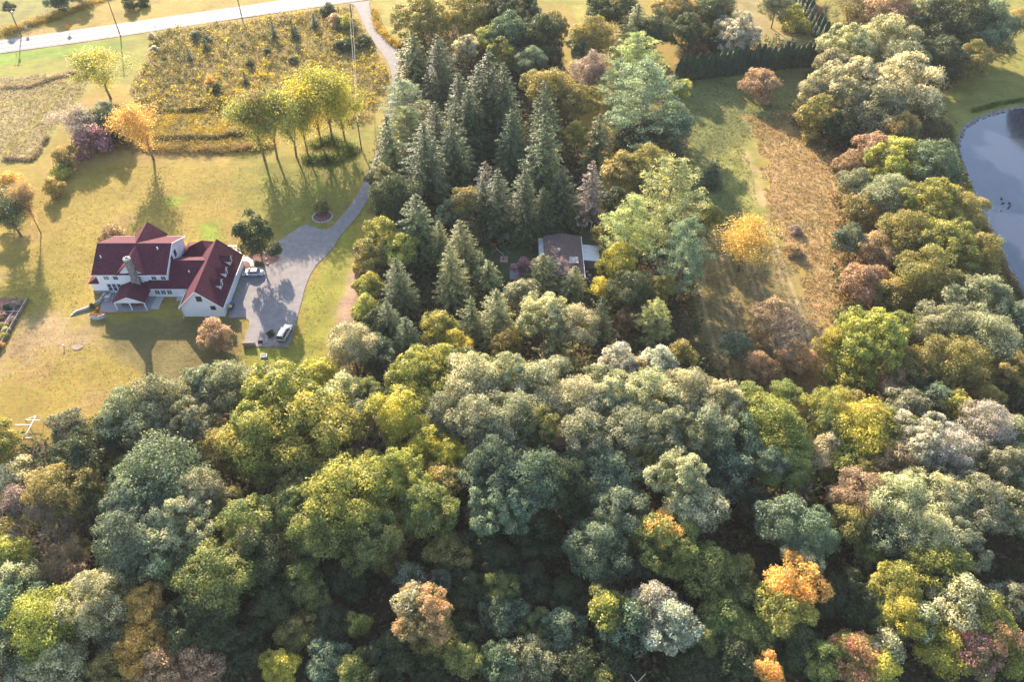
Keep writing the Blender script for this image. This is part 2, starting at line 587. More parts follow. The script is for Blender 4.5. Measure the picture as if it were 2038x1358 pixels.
m, t, out = new_mat('turf')
ac = N(t, 'ShaderNodeAttribute', attribute_name='col')
geo = N(t, 'ShaderNodeNewGeometry')
mapn = N(t, 'ShaderNodeMapping')
mapn.inputs['Scale'].default_value = (1.0, 1.0, 1.0)
t.links.new(geo.outputs['Position'], mapn.inputs[0])
n1 = noise_node(t, 2.6, 6, 0.72, mapn.outputs[0])
n2 = noise_node(t, 0.55, 4, 0.6, mapn.outputs[0])
ad = N(t, 'ShaderNodeMath', operation='MULTIPLY_ADD')
t.links.new(n2.outputs['Fac'], ad.inputs[0])
ad.inputs[1].default_value = 0.6
t.links.new(n1.outputs['Fac'], ad.inputs[2])
mr = N(t, 'ShaderNodeMapRange')
mr.inputs['From Min'].default_value = 0.45
mr.inputs['From Max'].default_value = 1.15
mr.inputs['To Min'].default_value = 0.6
mr.inputs['To Max'].default_value = 1.4
t.links.new(ad.outputs[0], mr.inputs['Value'])
mp2 = N(t, 'ShaderNodeMapping')
mp2.inputs['Scale'].default_value = (0.22, 2.1, 1.0)
mp2.inputs['Rotation'].default_value = (0, 0, 0.12)
t.links.new(geo.outputs['Position'], mp2.inputs[0])
n4 = noise_node(t, 1.0, 3, 0.6, mp2.outputs[0])
mr4 = N(t, 'ShaderNodeMapRange')
mr4.inputs['From Min'].default_value = 0.3
mr4.inputs['From Max'].default_value = 0.7
mr4.inputs['To Min'].default_value = 0.88
mr4.inputs['To Max'].default_value = 1.12
t.links.new(n4.outputs['Fac'], mr4.inputs['Value'])
vm0 = N(t, 'ShaderNodeVectorMath', operation='SCALE')
t.links.new(ac.outputs['Color'], vm0.inputs[0])
t.links.new(mr4.outputs[0], vm0.inputs['Scale'])
vm = N(t, 'ShaderNodeVectorMath', operation='SCALE')
t.links.new(vm0.outputs[0], vm.inputs[0])
t.links.new(mr.outputs[0], vm.inputs['Scale'])
n3 = noise_node(t, 0.9, 3, 0.6, mapn.outputs[0])
hs = N(t, 'ShaderNodeHueSaturation')
mh = N(t, 'ShaderNodeMapRange')
mh.inputs['From Min'].default_value = 0.3
mh.inputs['From Max'].default_value = 0.7
mh.inputs['To Min'].default_value = 0.482
mh.inputs['To Max'].default_value = 0.522
t.links.new(n3.outputs['Fac'], mh.inputs['Value'])
t.links.new(mh.outputs[0], hs.inputs['Hue'])
t.links.new(vm.outputs[0], hs.inputs['Color'])
p = N(t, 'ShaderNodeBsdfPrincipled')
p.inputs['Roughness'].default_value = 0.9
p.inputs['Specular IOR Level'].default_value = 0.15
t.links.new(hs.outputs[0], p.inputs['Base Color'])
b = N(t, 'ShaderNodeBump')
b.inputs['Strength'].default_value = 0.6
b.inputs['Distance'].default_value = 0.12
t.links.new(n1.outputs['Fac'], b.inputs['Height'])
t.links.new(b.outputs[0], p.inputs['Normal'])
t.links.new(p.outputs[0], out.inputs['Surface'])
me.materials.append(m)
ground = link('ground', me)
tag(ground, kind='structure')

# ------------------------------------------------------------------ road, driveway, pond
def sheet(name, P, z, mat, side=0.0):
    """a flat sheet from an outline"""
    bm = bmesh.new()
    vs = [bm.verts.new((x, y, z)) for x, y in P]
    from mathutils.geometry import tessellate_polygon
    for tri in tessellate_polygon([[Vector((x, y, 0)) for x, y in P]]):
        bm.faces.new([vs[i] for i in tri])
    bm.normal_update()
    for f in bm.faces:
        if f.normal.z < 0: f.normal_flip()
    me = bpy.data.meshes.new(name)
    bm.to_mesh(me)
    bm.free()
    me.materials.append(mat)
    return link(name, me)


def smooth_line(pts, n=6):
    """Catmull-Rom through photo pixels on the ground"""
    P = poly(pts)
    P = np.vstack([2 * P[0] - P[1], P, 2 * P[-1] - P[-2]])
    o = []
    for i in range(1, len(P) - 2):
        for k in range(n):
            s = k / n
            a, b_, c, d = P[i - 1], P[i], P[i + 1], P[i + 2]
            o.append(0.5 * (2 * b_ + (c - a) * s + (2 * a - 5 * b_ + 4 * c - d) * s * s + (3 * b_ - 3 * c + d - a) * s ** 3))
    o.append(P[-2])
    return np.array(o)


def ribbon(name, L, R, z, mat):
    n = min(len(L), len(R))
    mb = MB()
    for i in range(n - 1):
        mb.add([(L[i][0], L[i][1], z), (R[i][0], R[i][1], z), (R[i + 1][0], R[i + 1][1], z), (L[i + 1][0], L[i + 1][1], z)], [(0, 1, 2, 3)])
    o = mb.build(name, mat)
    bm = bmesh.new()
    bm.from_mesh(o.data)
    bmesh.ops.remove_doubles(bm, verts=bm.verts, dist=1e-4)
    for f in bm.faces:
        if f.normal.z < 0: f.normal_flip()
    bm.to_mesh(o.data)
    bm.free()
    return o


M_asphalt = simple('pale_asphalt', (0.225, 0.205, 0.20), 0.85, 0.26, 6, bump=0.2, spec=0.25, scale2=0.7)
M_road = simple('glare_lightened_road', (0.235, 0.215, 0.225), 0.8, 0.08, 5, spec=0.35)
M_tracks = simple('oiled_wheel_track', (0.14, 0.128, 0.145), 0.8, 0.1, 4, spec=0.3)
M_shoulder = simple('gravel_shoulder', (0.36, 0.3, 0.25), 0.95, 0.25, 6)
top = smooth_line([(-400, 134), (-160, 103), (0, 82), (160, 60), (320, 37), (500, 11), (577, -1), (700, -19), (900, -50), (1300, -110)])
bot = smooth_line([(-400, 160), (-160, 127), (0, 104), (160, 82), (320, 58), (500, 31), (577, 20), (700, 2), (900, -28), (1300, -90)])
def between(a): return top * (1 - a) + bot * a
sh = ribbon('road_shoulder', between(-0.1), between(1.1), 0.09, M_shoulder); tag(sh, kind='structure')
rd = ribbon('road', top, bot, 0.13, M_road); tag(rd, kind='structure')
for nm, a, w_, mt in (('wheel_track', 0.22, 0.05, M_tracks), ('wheel_track', 0.70, 0.05, M_tracks), ('edge_line', 0.06, 0.012, M_white), ('edge_line', 0.94, 0.012, M_white)):
    tag(ribbon(nm, between(a - w_ / 2), between(a + w_ / 2), 0.136, mt), kind='structure')
M_yline = simple('yellow_line_paint', (0.55, 0.38, 0.08), 0.6, 0.1)
tag(ribbon('centre_line', between(0.475), between(0.483), 0.136, M_yline), kind='structure')
tag(ribbon('centre_line', between(0.492), between(0.5), 0.136, M_yline), kind='structure')

dl = smooth_line([(692, 6), (706, 12), (716, 30), (727, 54), (744, 84), (764, 112), (777, 138), (780, 168), (772, 205), (764, 245), (752, 295), (737, 338), (725, 362), (712, 386), (698, 408), (680, 430), (662, 452)])
dr = smooth_line([(737, 2), (735, 12), (740, 28), (750, 54), (770, 80), (790, 102), (798, 128), (797, 155), (790, 200), (783, 245), (768, 300), (742, 342), (742, 362), (738, 386), (724, 412), (709, 434), (690, 455)])
ribbon('driveway', dl, dr, 0.12, M_asphalt)['kind'] = 'structure'
court = [(662, 452), (650, 458), (636, 457), (622, 450), (605, 448), (590, 457), (570, 470), (547, 486), (533, 497), (536, 506), (548, 505), (557, 513), (552, 521), (541, 526), (522, 531), (490, 534), (484, 540), (455, 628), (455, 634), (488, 632), (496, 640), (496, 652), (490, 664), (485, 690), (572, 693), (580, 680), (583, 665), (590, 640), (600, 603), (606, 578), (617, 548), (630, 528), (650, 508), (666, 490), (673, 477), (690, 455)]
Pc = poly(court)
o = sheet('parking_court', Pc, 0.124, M_asphalt); tag(o, kind='structure')

m, t, out = new_mat('pond_water')
p = N(t, 'ShaderNodeBsdfPrincipled')
p.inputs['Base Color'].default_value = (0.04, 0.046, 0.07, 1)  # lavender-blue base tints in the sky reflection
p.inputs['Roughness'].default_value = 0.08
p.inputs['IOR'].default_value = 1.5
p.inputs['Specular IOR Level'].default_value = 1.0
geo = N(t, 'ShaderNodeNewGeometry')
n1 = noise_node(t, 1.6, 3, 0.6, geo.outputs['Position'])
b = N(t, 'ShaderNodeBump')
b.inputs['Strength'].default_value = 0.25
b.inputs['Distance'].default_value = 0.03
t.links.new(n1.outputs['Fac'], b.inputs['Height'])
t.links.new(b.outputs[0], p.inputs['Normal'])
t.links.new(p.outputs[0], out.inputs['Surface'])
w = sheet('pond_water', POND + 0, -0.3, m); tag(w, kind='structure')

# stones round the rim (too many and too small to pick apart)
M_rim = stone_mat('rim_stones', (0.4, 0.36, 0.38), (0.2, 0.17, 0.18), 2.0)
mb = MB()
for i in range(len(POND)):
    a = POND[i]; b_ = POND[(i + 1) % len(POND)]
    if a[0] > 150 and b_[0] > 150: continue
    L = np.hypot(*(b_ - a))
    nrm = np.array((-(b_ - a)[1], (b_ - a)[0])) / max(L, 1e-6)
    for k in range(int(L * 4)):
        s = random.random()
        c = a + (b_ - a) * s + nrm * random.uniform(-0.7, 0.5)
        r = random.uniform(0.15, 0.38)
        mb.blob((c[0], c[1], -0.2 + random.uniform(0, .15)), (r, r * random.uniform(.7, 1), r * .7), 5, 3, .25)
o = mb.build('rim_stones', M_rim)
tag(o, 'band of grey rounded stones lining the curved pond edge', 'stones', kind='stuff')
# ------------------------------------------------------------------ foliage prototypes
def rand_dirs(n, zmin=-1.0):
    z = rng.uniform(zmin, 1, n)
    a = rng.uniform(0, 2 * math.pi, n)
    r = np.sqrt(1 - z * z)
    return np.stack([r * np.cos(a), r * np.sin(a), z], -1)


def leaves(C, D, W, L, twist=0.6):
    """diamond leaves: centres C, facing D (unit-ish), width W, length L -> verts"""
    n = len(C)
    D = D + rng.normal(0, twist, (n, 3))
    D /= np.linalg.norm(D, axis=1, keepdims=True) + 1e-9
    R = rng.normal(0, 1, (n, 3))
    U = np.cross(D, R)
    U /= np.linalg.norm(U, axis=1, keepdims=True) + 1e-9
    Vv = np.cross(D, U)
    W = np.asarray(W).reshape(-1, 1) * np.ones((n, 1)) * rng.uniform(0.6, 1.3, (n, 1))
    L = np.asarray(L).reshape(-1, 1) * np.ones((n, 1)) * rng.uniform(0.6, 1.3, (n, 1))
    o = rng.uniform(-.2, .2, (n, 1))
    a = C - U * L * .5
    b = C + Vv * W * .5 + U * L * o + D * W * .15
    c = C + U * L * .5
    d = C - Vv * W * .5 - U * L * o + D * W * .15
    return np.stack([a, b, c, d], 1).reshape(-1, 3)


def broad_proto(R, flat=0.85, nbig=11, puffr=0.17, leaf=0.3, n=11000, seed=0, rag=0.0, spread=1.0):
    """crown radius R, centred at the origin; returns (mesh, lobe centres)"""
    d = rand_dirs(400, -0.55)
    # blue-noise pick of main limbs
    pick = [np.array((0.05, 0.05, 1.0))]
    for k in range(nbig - 1):
        dist = np.min([np.linalg.norm(d - p, axis=1) for p in pick], axis=0)
        pick.append(d[np.argmax(dist + rng.uniform(0, .25, len(d)))])
    big = []
    for p in pick:
        r = rng.uniform(0.26, 0.5)
        k = (1 - r) * rng.uniform(0.72, 1.38) * spread
        big.append((p * np.array((k, k, k * flat)), r))
    puffs = []
    pc = []
    for c, r in big:
        m = int(rng.integers(20, 28))
        dd = rand_dirs(m, -0.6)
        out = c / (np.linalg.norm(c) + 1e-6)
        dd = dd + out * 0.35
        dd /= np.linalg.norm(dd, axis=1, keepdims=True)
        for x in dd:
            pr = puffr * rng.uniform(0.6, 1.4)
            puffs.append((c + x * r * np.array((1, 1, .85)) * rng.uniform(.78, 1.12), pr, x))
    wts = np.array([p[1] ** 2 for p in puffs])
    wts /= wts.sum()
    Cs, Ds, T = [], [], []
    for (c, r, x), w in zip(puffs, wts):
        k = int(n * w)
        dd = rand_dirs(k, -0.5)
        dd = dd + x * 0.3
        dd /= np.linalg.norm(dd, axis=1, keepdims=True)
        rr = r * (0.72 + 0.34 * rng.random((k, 1)) + rag * rng.exponential(0.25, (k, 1)))
        Cs.append((c + dd * rr * np.array((1, 1, .8))) * R)
        Ds.append(dd + np.array((0, 0, .35)))
        T.append(np.full(k, rng.uniform(0, .7)) + rng.uniform(-.15, .15, k) + .45 * dd[:, 2] * (.5 + .5 * x[2]) - .05)  # upward leaves get the paler tone: sun highlights baked into leaf colour
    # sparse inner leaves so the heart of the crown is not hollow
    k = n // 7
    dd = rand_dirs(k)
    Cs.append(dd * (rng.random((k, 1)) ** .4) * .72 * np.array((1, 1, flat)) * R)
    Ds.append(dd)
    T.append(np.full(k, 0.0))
    C_ = np.vstack(Cs)
    D_ = np.vstack(Ds)
    T_ = np.concatenate(T)
    V = leaves(C_, D_, leaf, leaf * 1.25)
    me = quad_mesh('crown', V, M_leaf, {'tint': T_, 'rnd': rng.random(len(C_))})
    return me, [c * R for c, r in big]


def trunk_mesh(lobes, zbase, R, r0, mat=None, n=6):
    """trunk from (0,0,zbase) up into the crown with a limb to each main lobe (crown centre at 0)"""
    mb = MB()
    fork = -R * 0.35
    mb.tube((0, 0, zbase), (0.1, -.1, fork), r0, r0 * .65, n + 2)
    for c in lobes:
        if c[2] < -R * .3: continue
        s = Vector((0.1, -.1, fork + random.uniform(-.15, .15) * R))
        mid = s.lerp(Vector(c), .5) + Vector((0, 0, -R * .08))
        mb.tube(s, mid, r0 * .42, r0 * .25, 5, False)
        mb.tube(mid, Vector(c) * .98, r0 * .25, r0 * .08, 4, False)
    return mb.mesh('trunk', mat or M_bark)


def skeleton(H=15.0, fork=0.3, spread=0.5, nlimb=5, depth=4, r0=0.24, seed=0, droop=0.0):
    """vase-shaped branching: list of (p, q, r0, r1, level)"""
    rr = random.Random(seed)
    segs = []
    tips = []
    def grow(p, d, L, r, lev):
        steps = 2 if lev < 3 else 1
        for k in range(steps):
            d2 = (d + Vector((rr.gauss(0, .13), rr.gauss(0, .13), rr.gauss(0.04 - droop * lev, .08)))).normalized()
            q = p + d2 * (L / steps)
            r2 = r * .78
            segs.append((p, q, r, r2, lev))
            p, d, r = q, d2, r2
        if lev >= depth:
            tips.append((p, d))
            return
        if lev >= 1: tips.append((p, d))
        if lev == 1: tips.append((segs[-1][0], d))
        for k in range(rr.choice((2, 3, 3))):
            a = Vector((rr.gauss(0, 1), rr.gauss(0, 1), rr.gauss(0, .5))).normalized()
            nd = (d + a * rr.uniform(.4, .85)).normalized()
            grow(p, nd, L * rr.uniform(.6, .85), r * .62, lev + 1)
    base = Vector((0, 0, 0))
    top = Vector((rr.uniform(-.3, .3), rr.uniform(-.3, .3), H * fork))
    segs.append((base, top, r0 * 1.15, r0 * .85, 0))
    tips.append((top, Vector((0, 0, 1))))
    for k in range(nlimb):
        a = 2 * math.pi * (k + rr.uniform(-.25, .25)) / nlimb
        d = Vector((math.cos(a) * spread, math.sin(a) * spread, 1)).normalized()
        if k == 0: d = Vector((0.05, 0, 1)).normalized()
        grow(top, d, H * .26, r0 * .6, 1)
    return segs, tips


def open_proto(H=15.0, seed=0, leaf=0.24, per=26, blob=0.75, **kw):
    segs, tips = skeleton(H, seed=seed, **kw)
    mb = MB()
    for p, q, a, b, lev in segs:
        mb.tube(p, q, a, b, 6 if lev == 0 else 4 if lev < 3 else 3, False)
    tm = mb.mesh('trunk', M_bark)
    C_ = []
    T_ = []
    for p, q, a, b, lev in segs:
        if lev >= 1 and random.random() < (.75 if lev < 3 else .3): tips.append((p.lerp(q, random.random()) + Vector((0, 0, -.3)), q - p))
    for p, d in tips:
        k = int(per * rng.uniform(.4, 1.5))
        C_.append(np.array(p) + rng.normal(0, blob, (k, 3)) * np.array((1, 1, .7)))
        T_.append(np.full(k, rng.uniform(0, .8)))
    C_ = np.vstack(C_)
    T_ = np.concatenate(T_)
    D_ = np.tile(np.array((0, 0, .7)), (len(C_), 1))
    V = leaves(C_, D_, leaf, leaf * 1.3, 1.0)
    return quad_mesh('crown', V, M_leaf, {'tint': T_, 'rnd': rng.random(len(C_))}), tm


def bare_proto(H=15.0, seed=0, leafn=0, mat=None, **kw):
    segs, tips = skeleton(H, seed=seed, **kw)
    mb = MB()
    tw = MB()
    for p, q, a, b, lev in segs:
        mb.tube(p, q, a, b, 6 if lev == 0 else 4 if lev < 3 else 3, False)
    rr = random.Random(seed + 5)
    for p, d in tips:
        for k in range(7):
            a = Vector((rr.gauss(0, 1), rr.gauss(0, 1), rr.gauss(0.2, .7)))
            nd = (d + a * .7).normalized()
            q = p + nd * rr.uniform(.5, 1.1)
            tw.tube(p, q, 0.035, 0.02, 3, False)
            for j in range(2):
                a = Vector((rr.gauss(0, 1), rr.gauss(0, 1), rr.gauss(0.2, .7)))
                tw.tube(q, q + (nd + a * .6).normalized() * rr.uniform(.3, .7), 0.025, 0.012, 3, False)
    return tw.mesh('twigs', mat or M_needle), mb.mesh('trunk', mat or M_bark_pale)


def spruce_proto(H=20.0, R=4.5, tiers=34, n=13000, droop=0.28, leaf=0.26, open_=0.0, skirt=0.06, irregular=0.25):
    C_, D_, T_ = [], [], []
    tot = 0
    br = []
    lop = rng.uniform(0, 6.28)
    for i in range(tiers):
        f = (i + 0.5) / tiers
        f = f ** 0.95
        z = H * (skirt + (1 - skirt) * f)
        L = R * (1 - f) ** 0.62 * rng.uniform(.86, 1.08) + 0.15
        nb = max(4, int(9 * (1 - f) + 4))
        off = rng.uniform(0, 6.28)
        for k in range(nb):
            if rng.random() < open_: continue
            a = off + 2 * math.pi * k / nb + rng.normal(0, .15)
            br.append((z + rng.normal(0, .15), a, L * (1 + .13 * math.cos(a - lop)) * rng.uniform(1 - irregular, 1 + irregular * .6), f))
    LL = np.array([b[2] for b in br])
    for (z, a, L, f) in br:
        k = int(n * (L ** 1.3) / (LL ** 1.3).sum())
        if k < 3: k = 3
        s = rng.random(k) ** 0.7
        x = s * L
        sw = rng.normal(0, .16, k) * L * (1.15 - s) * .9
        hang = -droop * L * s + 0.22 * droop * L * s ** 3 * 2 - np.abs(rng.normal(0, .16, k)) * (0.5 + .5 * s)
        ca, sa = math.cos(a), math.sin(a)
        C_.append(np.stack([x * ca - sw * sa, x * sa + sw * ca, z + hang], -1))
        D_.append(np.stack([ca * .5 + 0 * s, sa * .5 + 0 * s, np.full(k, .75)], -1))
        T_.append(s * .8 + rng.uniform(-.2, .2))
    # leader
    k = 60
    zz = H * rng.uniform(.9, .985, k)
    C_.append(np.stack([rng.normal(0, .12, k), rng.normal(0, .12, k), zz], -1))
    D_.append(np.tile(np.array((0, 0, .5)), (k, 1)))
    T_.append(np.full(k, .6))
    C_ = np.vstack(C_); D_ = np.vstack(D_); T_ = np.concatenate(T_)
    V = leaves(C_, D_, leaf * .62, leaf * 1.7, .45)
    me = quad_mesh('crown', V, M_needle, {'tint': T_, 'rnd': rng.random(len(C_))})
    mb = MB()
    mb.tube((0, 0, 0), (0, 0, H * .97), R * .07, .03, 7)
    for (z, a, L, f) in br[::3]:
        mb.tube((0, 0, z), (L * .8 * math.cos(a), L * .8 * math.sin(a), z - droop * L * .7), .05, .02, 3, False)
    return me, mb.mesh('trunk', M_bark)


def pine_proto(H=20.0, R=6.0, n=15000, nlimb=30, leaf=0.3, base=.16):
    """white pine: plumes of needles on level limbs, ragged outline"""
    C_, D_, T_ = [], [], []
    mb = MB()
    mb.tube((0, 0, 0), (0, 0, H * .95), .32, .06, 8)
    plumes = []
    for i in range(nlimb):
        f = (i + .5) / nlimb
        z = H * (base + (1 - base) * f)
        env = math.sin(math.pi * min(1, (0.22 + 0.78 * f)) ** 1.0) ** .6 if f < .98 else .15
        env = max(env, .16)
        for k in range(random.choice((3, 4, 4, 5))):
            a = random.uniform(0, 2 * math.pi)
            L = R * env * random.uniform(.65, 1.15)
            p0 = Vector((0, 0, z))
            p1 = Vector((L * math.cos(a), L * math.sin(a), z + L * .22 + random.uniform(-.4, .4)))
            mb.tube(p0, p1, .07, .025, 3, False)
            for s in (1.0, .78, .55, .35):
                if random.random() < .12: continue
                c = p0.lerp(p1, s) + Vector((random.gauss(0, .1 * L), random.gauss(0, .1 * L), .1 + random.gauss(0, .15)))
                plumes.append((np.array(c), random.uniform(.45, .95) * (0.65 + .35 * env)))
    w = np.array([r ** 2 for c, r in plumes])
    w /= w.sum()
    for (c, r), ww in zip(plumes, w):
        k = int(n * ww)
        dd = rand_dirs(k, -.4)
        C_.append(c + dd * r * np.array((1.15, 1.15, .62)) * rng.uniform(.5, 1.1, (k, 1)))
        D_.append(dd * .8 + np.array((0, 0, .4)))
        T_.append(np.full(k, rng.uniform(0, .8)) + dd[:, 2] * .2)
    C_ = np.vstack(C_); D_ = np.vstack(D_); T_ = np.concatenate(T_)
    V = leaves(C_, D_, leaf * .5, leaf * 1.6, .7)
    return quad_mesh('crown', V, M_needle, {'tint': T_, 'rnd': rng.random(len(C_))}), mb.mesh('trunk', M_bark)


def arb_proto(H=8.0, R=1.1, n=2600):
    s = rng.random(n) ** .8
    a = rng.uniform(0, 2 * math.pi, n)
    flute = 1 + .13 * np.sin(a * 5 + s * 9)
    prof = np.clip((1 - s) ** .55, .05, 1) * R * flute * rng.uniform(.75, 1.05, n)
    C_ = np.stack([prof * np.cos(a), prof * np.sin(a), .15 + s * H], -1)
    D_ = np.stack([np.cos(a), np.sin(a), .5 + 0 * a], -1)
    V = leaves(C_, D_, .2, .42, .35)
    me = quad_mesh('crown', V, M_needle, {'tint': s * .4, 'rnd': rng.random(n)})
    mb = MB().tube((0, 0, 0), (0, 0, H * .6), .12, .05, 6)
    return me, mb.mesh('trunk', M_bark)


P_broad = []      # each: (R, mesh, lobes, flat)
for i in range(9):
    me_, lb = broad_proto(6.5, .85, 11 + i % 3, .115 + .025 * (i % 3), .28, 18500, rag=.4 + .25 * (i % 2))
    P_broad.append((6.5, me_, trunk_mesh(lb, -16.0, 6.5, .34), .85))
P_mid = []
for i in range(7):
    fl = 1.0 if i % 2 else 1.25
    me_, lb = broad_proto(4.0, fl, 9, .16, .26, 9500, rag=.5)
    P_mid.append((4.0, me_, trunk_mesh(lb, -13.0, 4.0, .22), fl))
P_small = []
for i in range(5):
    me_, lb = broad_proto(2.0, .95, 7, .24, .22, 3000, rag=.5)
    P_small.append((2.0, me_, trunk_mesh(lb, -3.0, 2.0, .1), .95))
P_open = []
for i in range(5):
    a_, b_ = open_proto(15.0, seed=11 + i, nlimb=4 + i % 3, spread=.34, fork=.24, depth=4, per=50, blob=.85, leaf=.24)
    P_open.append((15.0, a_, b_))
P_bare = []
for i in range(3):
    a_, b_ = bare_proto(13.0, seed=31 + i, nlimb=5, spread=.6, depth=4)
    P_bare.append((13.0, a_, b_))
P_spruce = [(20.0, 4.5) + spruce_proto(20, 4.5, 34, 13000) for i in range(4)]
P_thin = [(14.0, 3.2) + spruce_proto(14, 3.2, 22, 6500, open_=.22, irregular=.45, leaf=.27) for i in range(3)]
P_norway = [(18.0, 4.6) + spruce_proto(18, 4.6, 17, 8500, droop=.5, open_=.1, irregular=.5, leaf=.28) for i in range(2)]
P_pine = [(20.0, 6.0) + pine_proto(20, 6.0) for i in range(3)]
P_arb = [(8.0, 1.1) + arb_proto() for i in range(3)]
P_shrubsp = [(5.0, 1.3) + spruce_proto(5, 1.3, 16, 1600, leaf=.2) for i in range(2)]

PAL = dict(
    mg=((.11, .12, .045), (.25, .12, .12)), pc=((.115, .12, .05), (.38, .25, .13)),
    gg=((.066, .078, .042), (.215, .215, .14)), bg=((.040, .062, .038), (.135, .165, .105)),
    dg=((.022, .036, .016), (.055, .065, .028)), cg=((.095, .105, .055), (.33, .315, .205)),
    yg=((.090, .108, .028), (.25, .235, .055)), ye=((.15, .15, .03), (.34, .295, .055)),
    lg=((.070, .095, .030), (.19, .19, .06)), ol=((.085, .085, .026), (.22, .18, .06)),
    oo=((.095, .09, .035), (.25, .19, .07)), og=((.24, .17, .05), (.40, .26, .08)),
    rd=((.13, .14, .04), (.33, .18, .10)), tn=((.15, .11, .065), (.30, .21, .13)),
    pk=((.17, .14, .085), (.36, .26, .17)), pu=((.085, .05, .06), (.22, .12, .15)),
    sp=((.028, .042, .019), (.070, .088, .038)), sl=((.068, .082, .034), (.19, .19, .075)),  # sp darkened for the shade the spruces behind the cabin stand in
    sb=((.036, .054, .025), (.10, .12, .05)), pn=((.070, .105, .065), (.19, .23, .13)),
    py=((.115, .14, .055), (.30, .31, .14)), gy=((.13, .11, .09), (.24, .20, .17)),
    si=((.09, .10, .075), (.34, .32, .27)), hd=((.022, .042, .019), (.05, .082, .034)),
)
GAIN = 2.0
used = {}


def pickp(lst, key):
    used[key] = used.get(key, -1) + 1
    return lst[used[key] % len(lst)]


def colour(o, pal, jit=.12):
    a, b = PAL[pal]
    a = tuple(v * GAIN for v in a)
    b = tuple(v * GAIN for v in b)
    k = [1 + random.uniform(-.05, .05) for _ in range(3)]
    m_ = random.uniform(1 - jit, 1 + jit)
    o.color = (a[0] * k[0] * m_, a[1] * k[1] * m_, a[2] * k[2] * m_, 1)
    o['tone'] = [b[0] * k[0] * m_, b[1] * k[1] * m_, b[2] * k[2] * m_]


def plant(kind, px, py, r, pal, H, label, group=None):
    """capital kinds: px,py is the crown's centre (conifers: the tip) in the photo; lower case: the foot of the trunk. r: half width in photo pixels"""
    low = kind.islower()
    if kind in 'BM': r *= (1.1 if py > 740 else 1.02)
    if kind in 'STN': r *= 1.33
    K = kind.upper()
    rz = random.uniform(0, 6.28)
    if K in 'BMU':
        R = r * mpp(px, py, H * .6)
        if K == 'B': src, fl0 = P_broad, 1
        elif K == 'M': src, fl0 = P_mid, 1
        else: src, fl0 = P_small, 1
        if K == 'B' and R < 4.2: src = P_mid
        if K in 'BM' and R < 2.6: src = P_small
        pr, me_, tm, fl = pickp(src, id(src))
        s = R / pr
        half = R * fl
        H = max(H, half * 1.75 if K != 'U' else half * 1.2)
        zc = H - half
        x, y = G(px, py, zc) if not low else G(px, py)
        for _ in range(3):
            if not low:
                R = r * mpp(px, py, zc)
                s = R / pr
                half = R * fl
                zc = max(H - half, half * (.55 if K != 'U' else .35))
                x, y = G(px, py, zc)
        nm, cat = ('tree', 'tree') if K != 'U' else ('shrub', 'shrub')
        if K != 'U' and pal in ('gg', 'cg', 'si', 'bg'): nm = 'oak_tree'
        if K != 'U' and pal in ('ye', 'og', 'rd', 'yg', 'oo'): nm = 'maple_tree'
        root = empty(nm, (x, y, 0), 0)
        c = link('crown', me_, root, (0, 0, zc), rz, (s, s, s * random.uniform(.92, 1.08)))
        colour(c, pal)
        zb = {P_broad[0][0]: 16.0, P_mid[0][0]: 13.0, P_small[0][0]: 3.0}[pr] * s
        # the trunk is stretched so that its foot stands on the ground
        tk = link('trunk', tm, root, (0, 0, zc), rz, (s, s, s))
        if zb < zc:
            tk.scale = (s, s, zc / (zb / s))
            tk.location = (0, 0, zc)
        root.location.z = -0.05
    elif K == 'E':
        pr, me_, tm, fl = pickp(P_mid, 'E')
        x, y = G(px, py)
        Rm = r * mpp(px, py, H * .6)
        half = H * .47
        root = empty('tree', (x, y, -.05))
        c = link('crown', me_, root, (0, 0, H - half), rz, (1.15 * Rm / pr, 1.15 * Rm / pr, half / (pr * fl)))
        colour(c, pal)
        link('trunk', tm, root, (0, 0, H - half), rz, (Rm / pr, Rm / pr, (H - half) / 13.0))
        cat = 'tree'
    elif K == 'O' or K == 'D':
        src = P_open if K == 'O' else P_bare
        ph, cm, tm = pickp(src, K)
        if low:
            x, y = G(px, py)
            Rm = r * mpp(px, py, H * .7)
        else:
            x, y = G(px, py, H * .68)
            Rm = r * mpp(px, py, H * .68)
        sz = H / (ph * 1.0)
        sx = Rm / (ph * .30)
        nm = 'tree' if K == 'O' else 'bare_tree'
        root = empty(nm, (x, y, -.05), 0)
        c = link('crown' if K == 'O' else 'twigs', cm, root, (0, 0, 0), rz, (sx, sx, sz))
        colour(c, pal)
        link('trunk', tm, root, (0, 0, 0), rz, (sx, sx, sz))
        cat = 'tree'
    else:
        src = {'S': P_spruce, 'T': P_thin, 'N': P_norway, 'P': P_pine, 'A': P_arb, 'C': P_shrubsp}[K]
        ph, pr, cm, tm = pickp(src, K)
        if low:
            x, y = G(px, py)
            Rm = r * mpp(px, py, H * .3)
        else:
            x, y = G(px, py, H)
            Rm = r * mpp(px, py + 40, H * .4)
        nm = {'S': 'spruce_tree', 'T': 'spruce_tree', 'N': 'spruce_tree', 'P': 'pine_tree', 'A': 'hedge_tree', 'C': 'small_conifer'}[K]
        sx = Rm / pr
        sz = H / ph
        root = empty(nm, (x, y, -.05), 0)
        c = link('crown', cm, root, (0, 0, 0), rz, (sx, sx, sz))
        colour(c, pal)
        link('trunk', tm, root, (0, 0, 0), rz, (sx, sx, sz))
        cat = 'conifer' if K != 'A' else 'hedge tree'
    tag(root, label, cat, group)
    return root
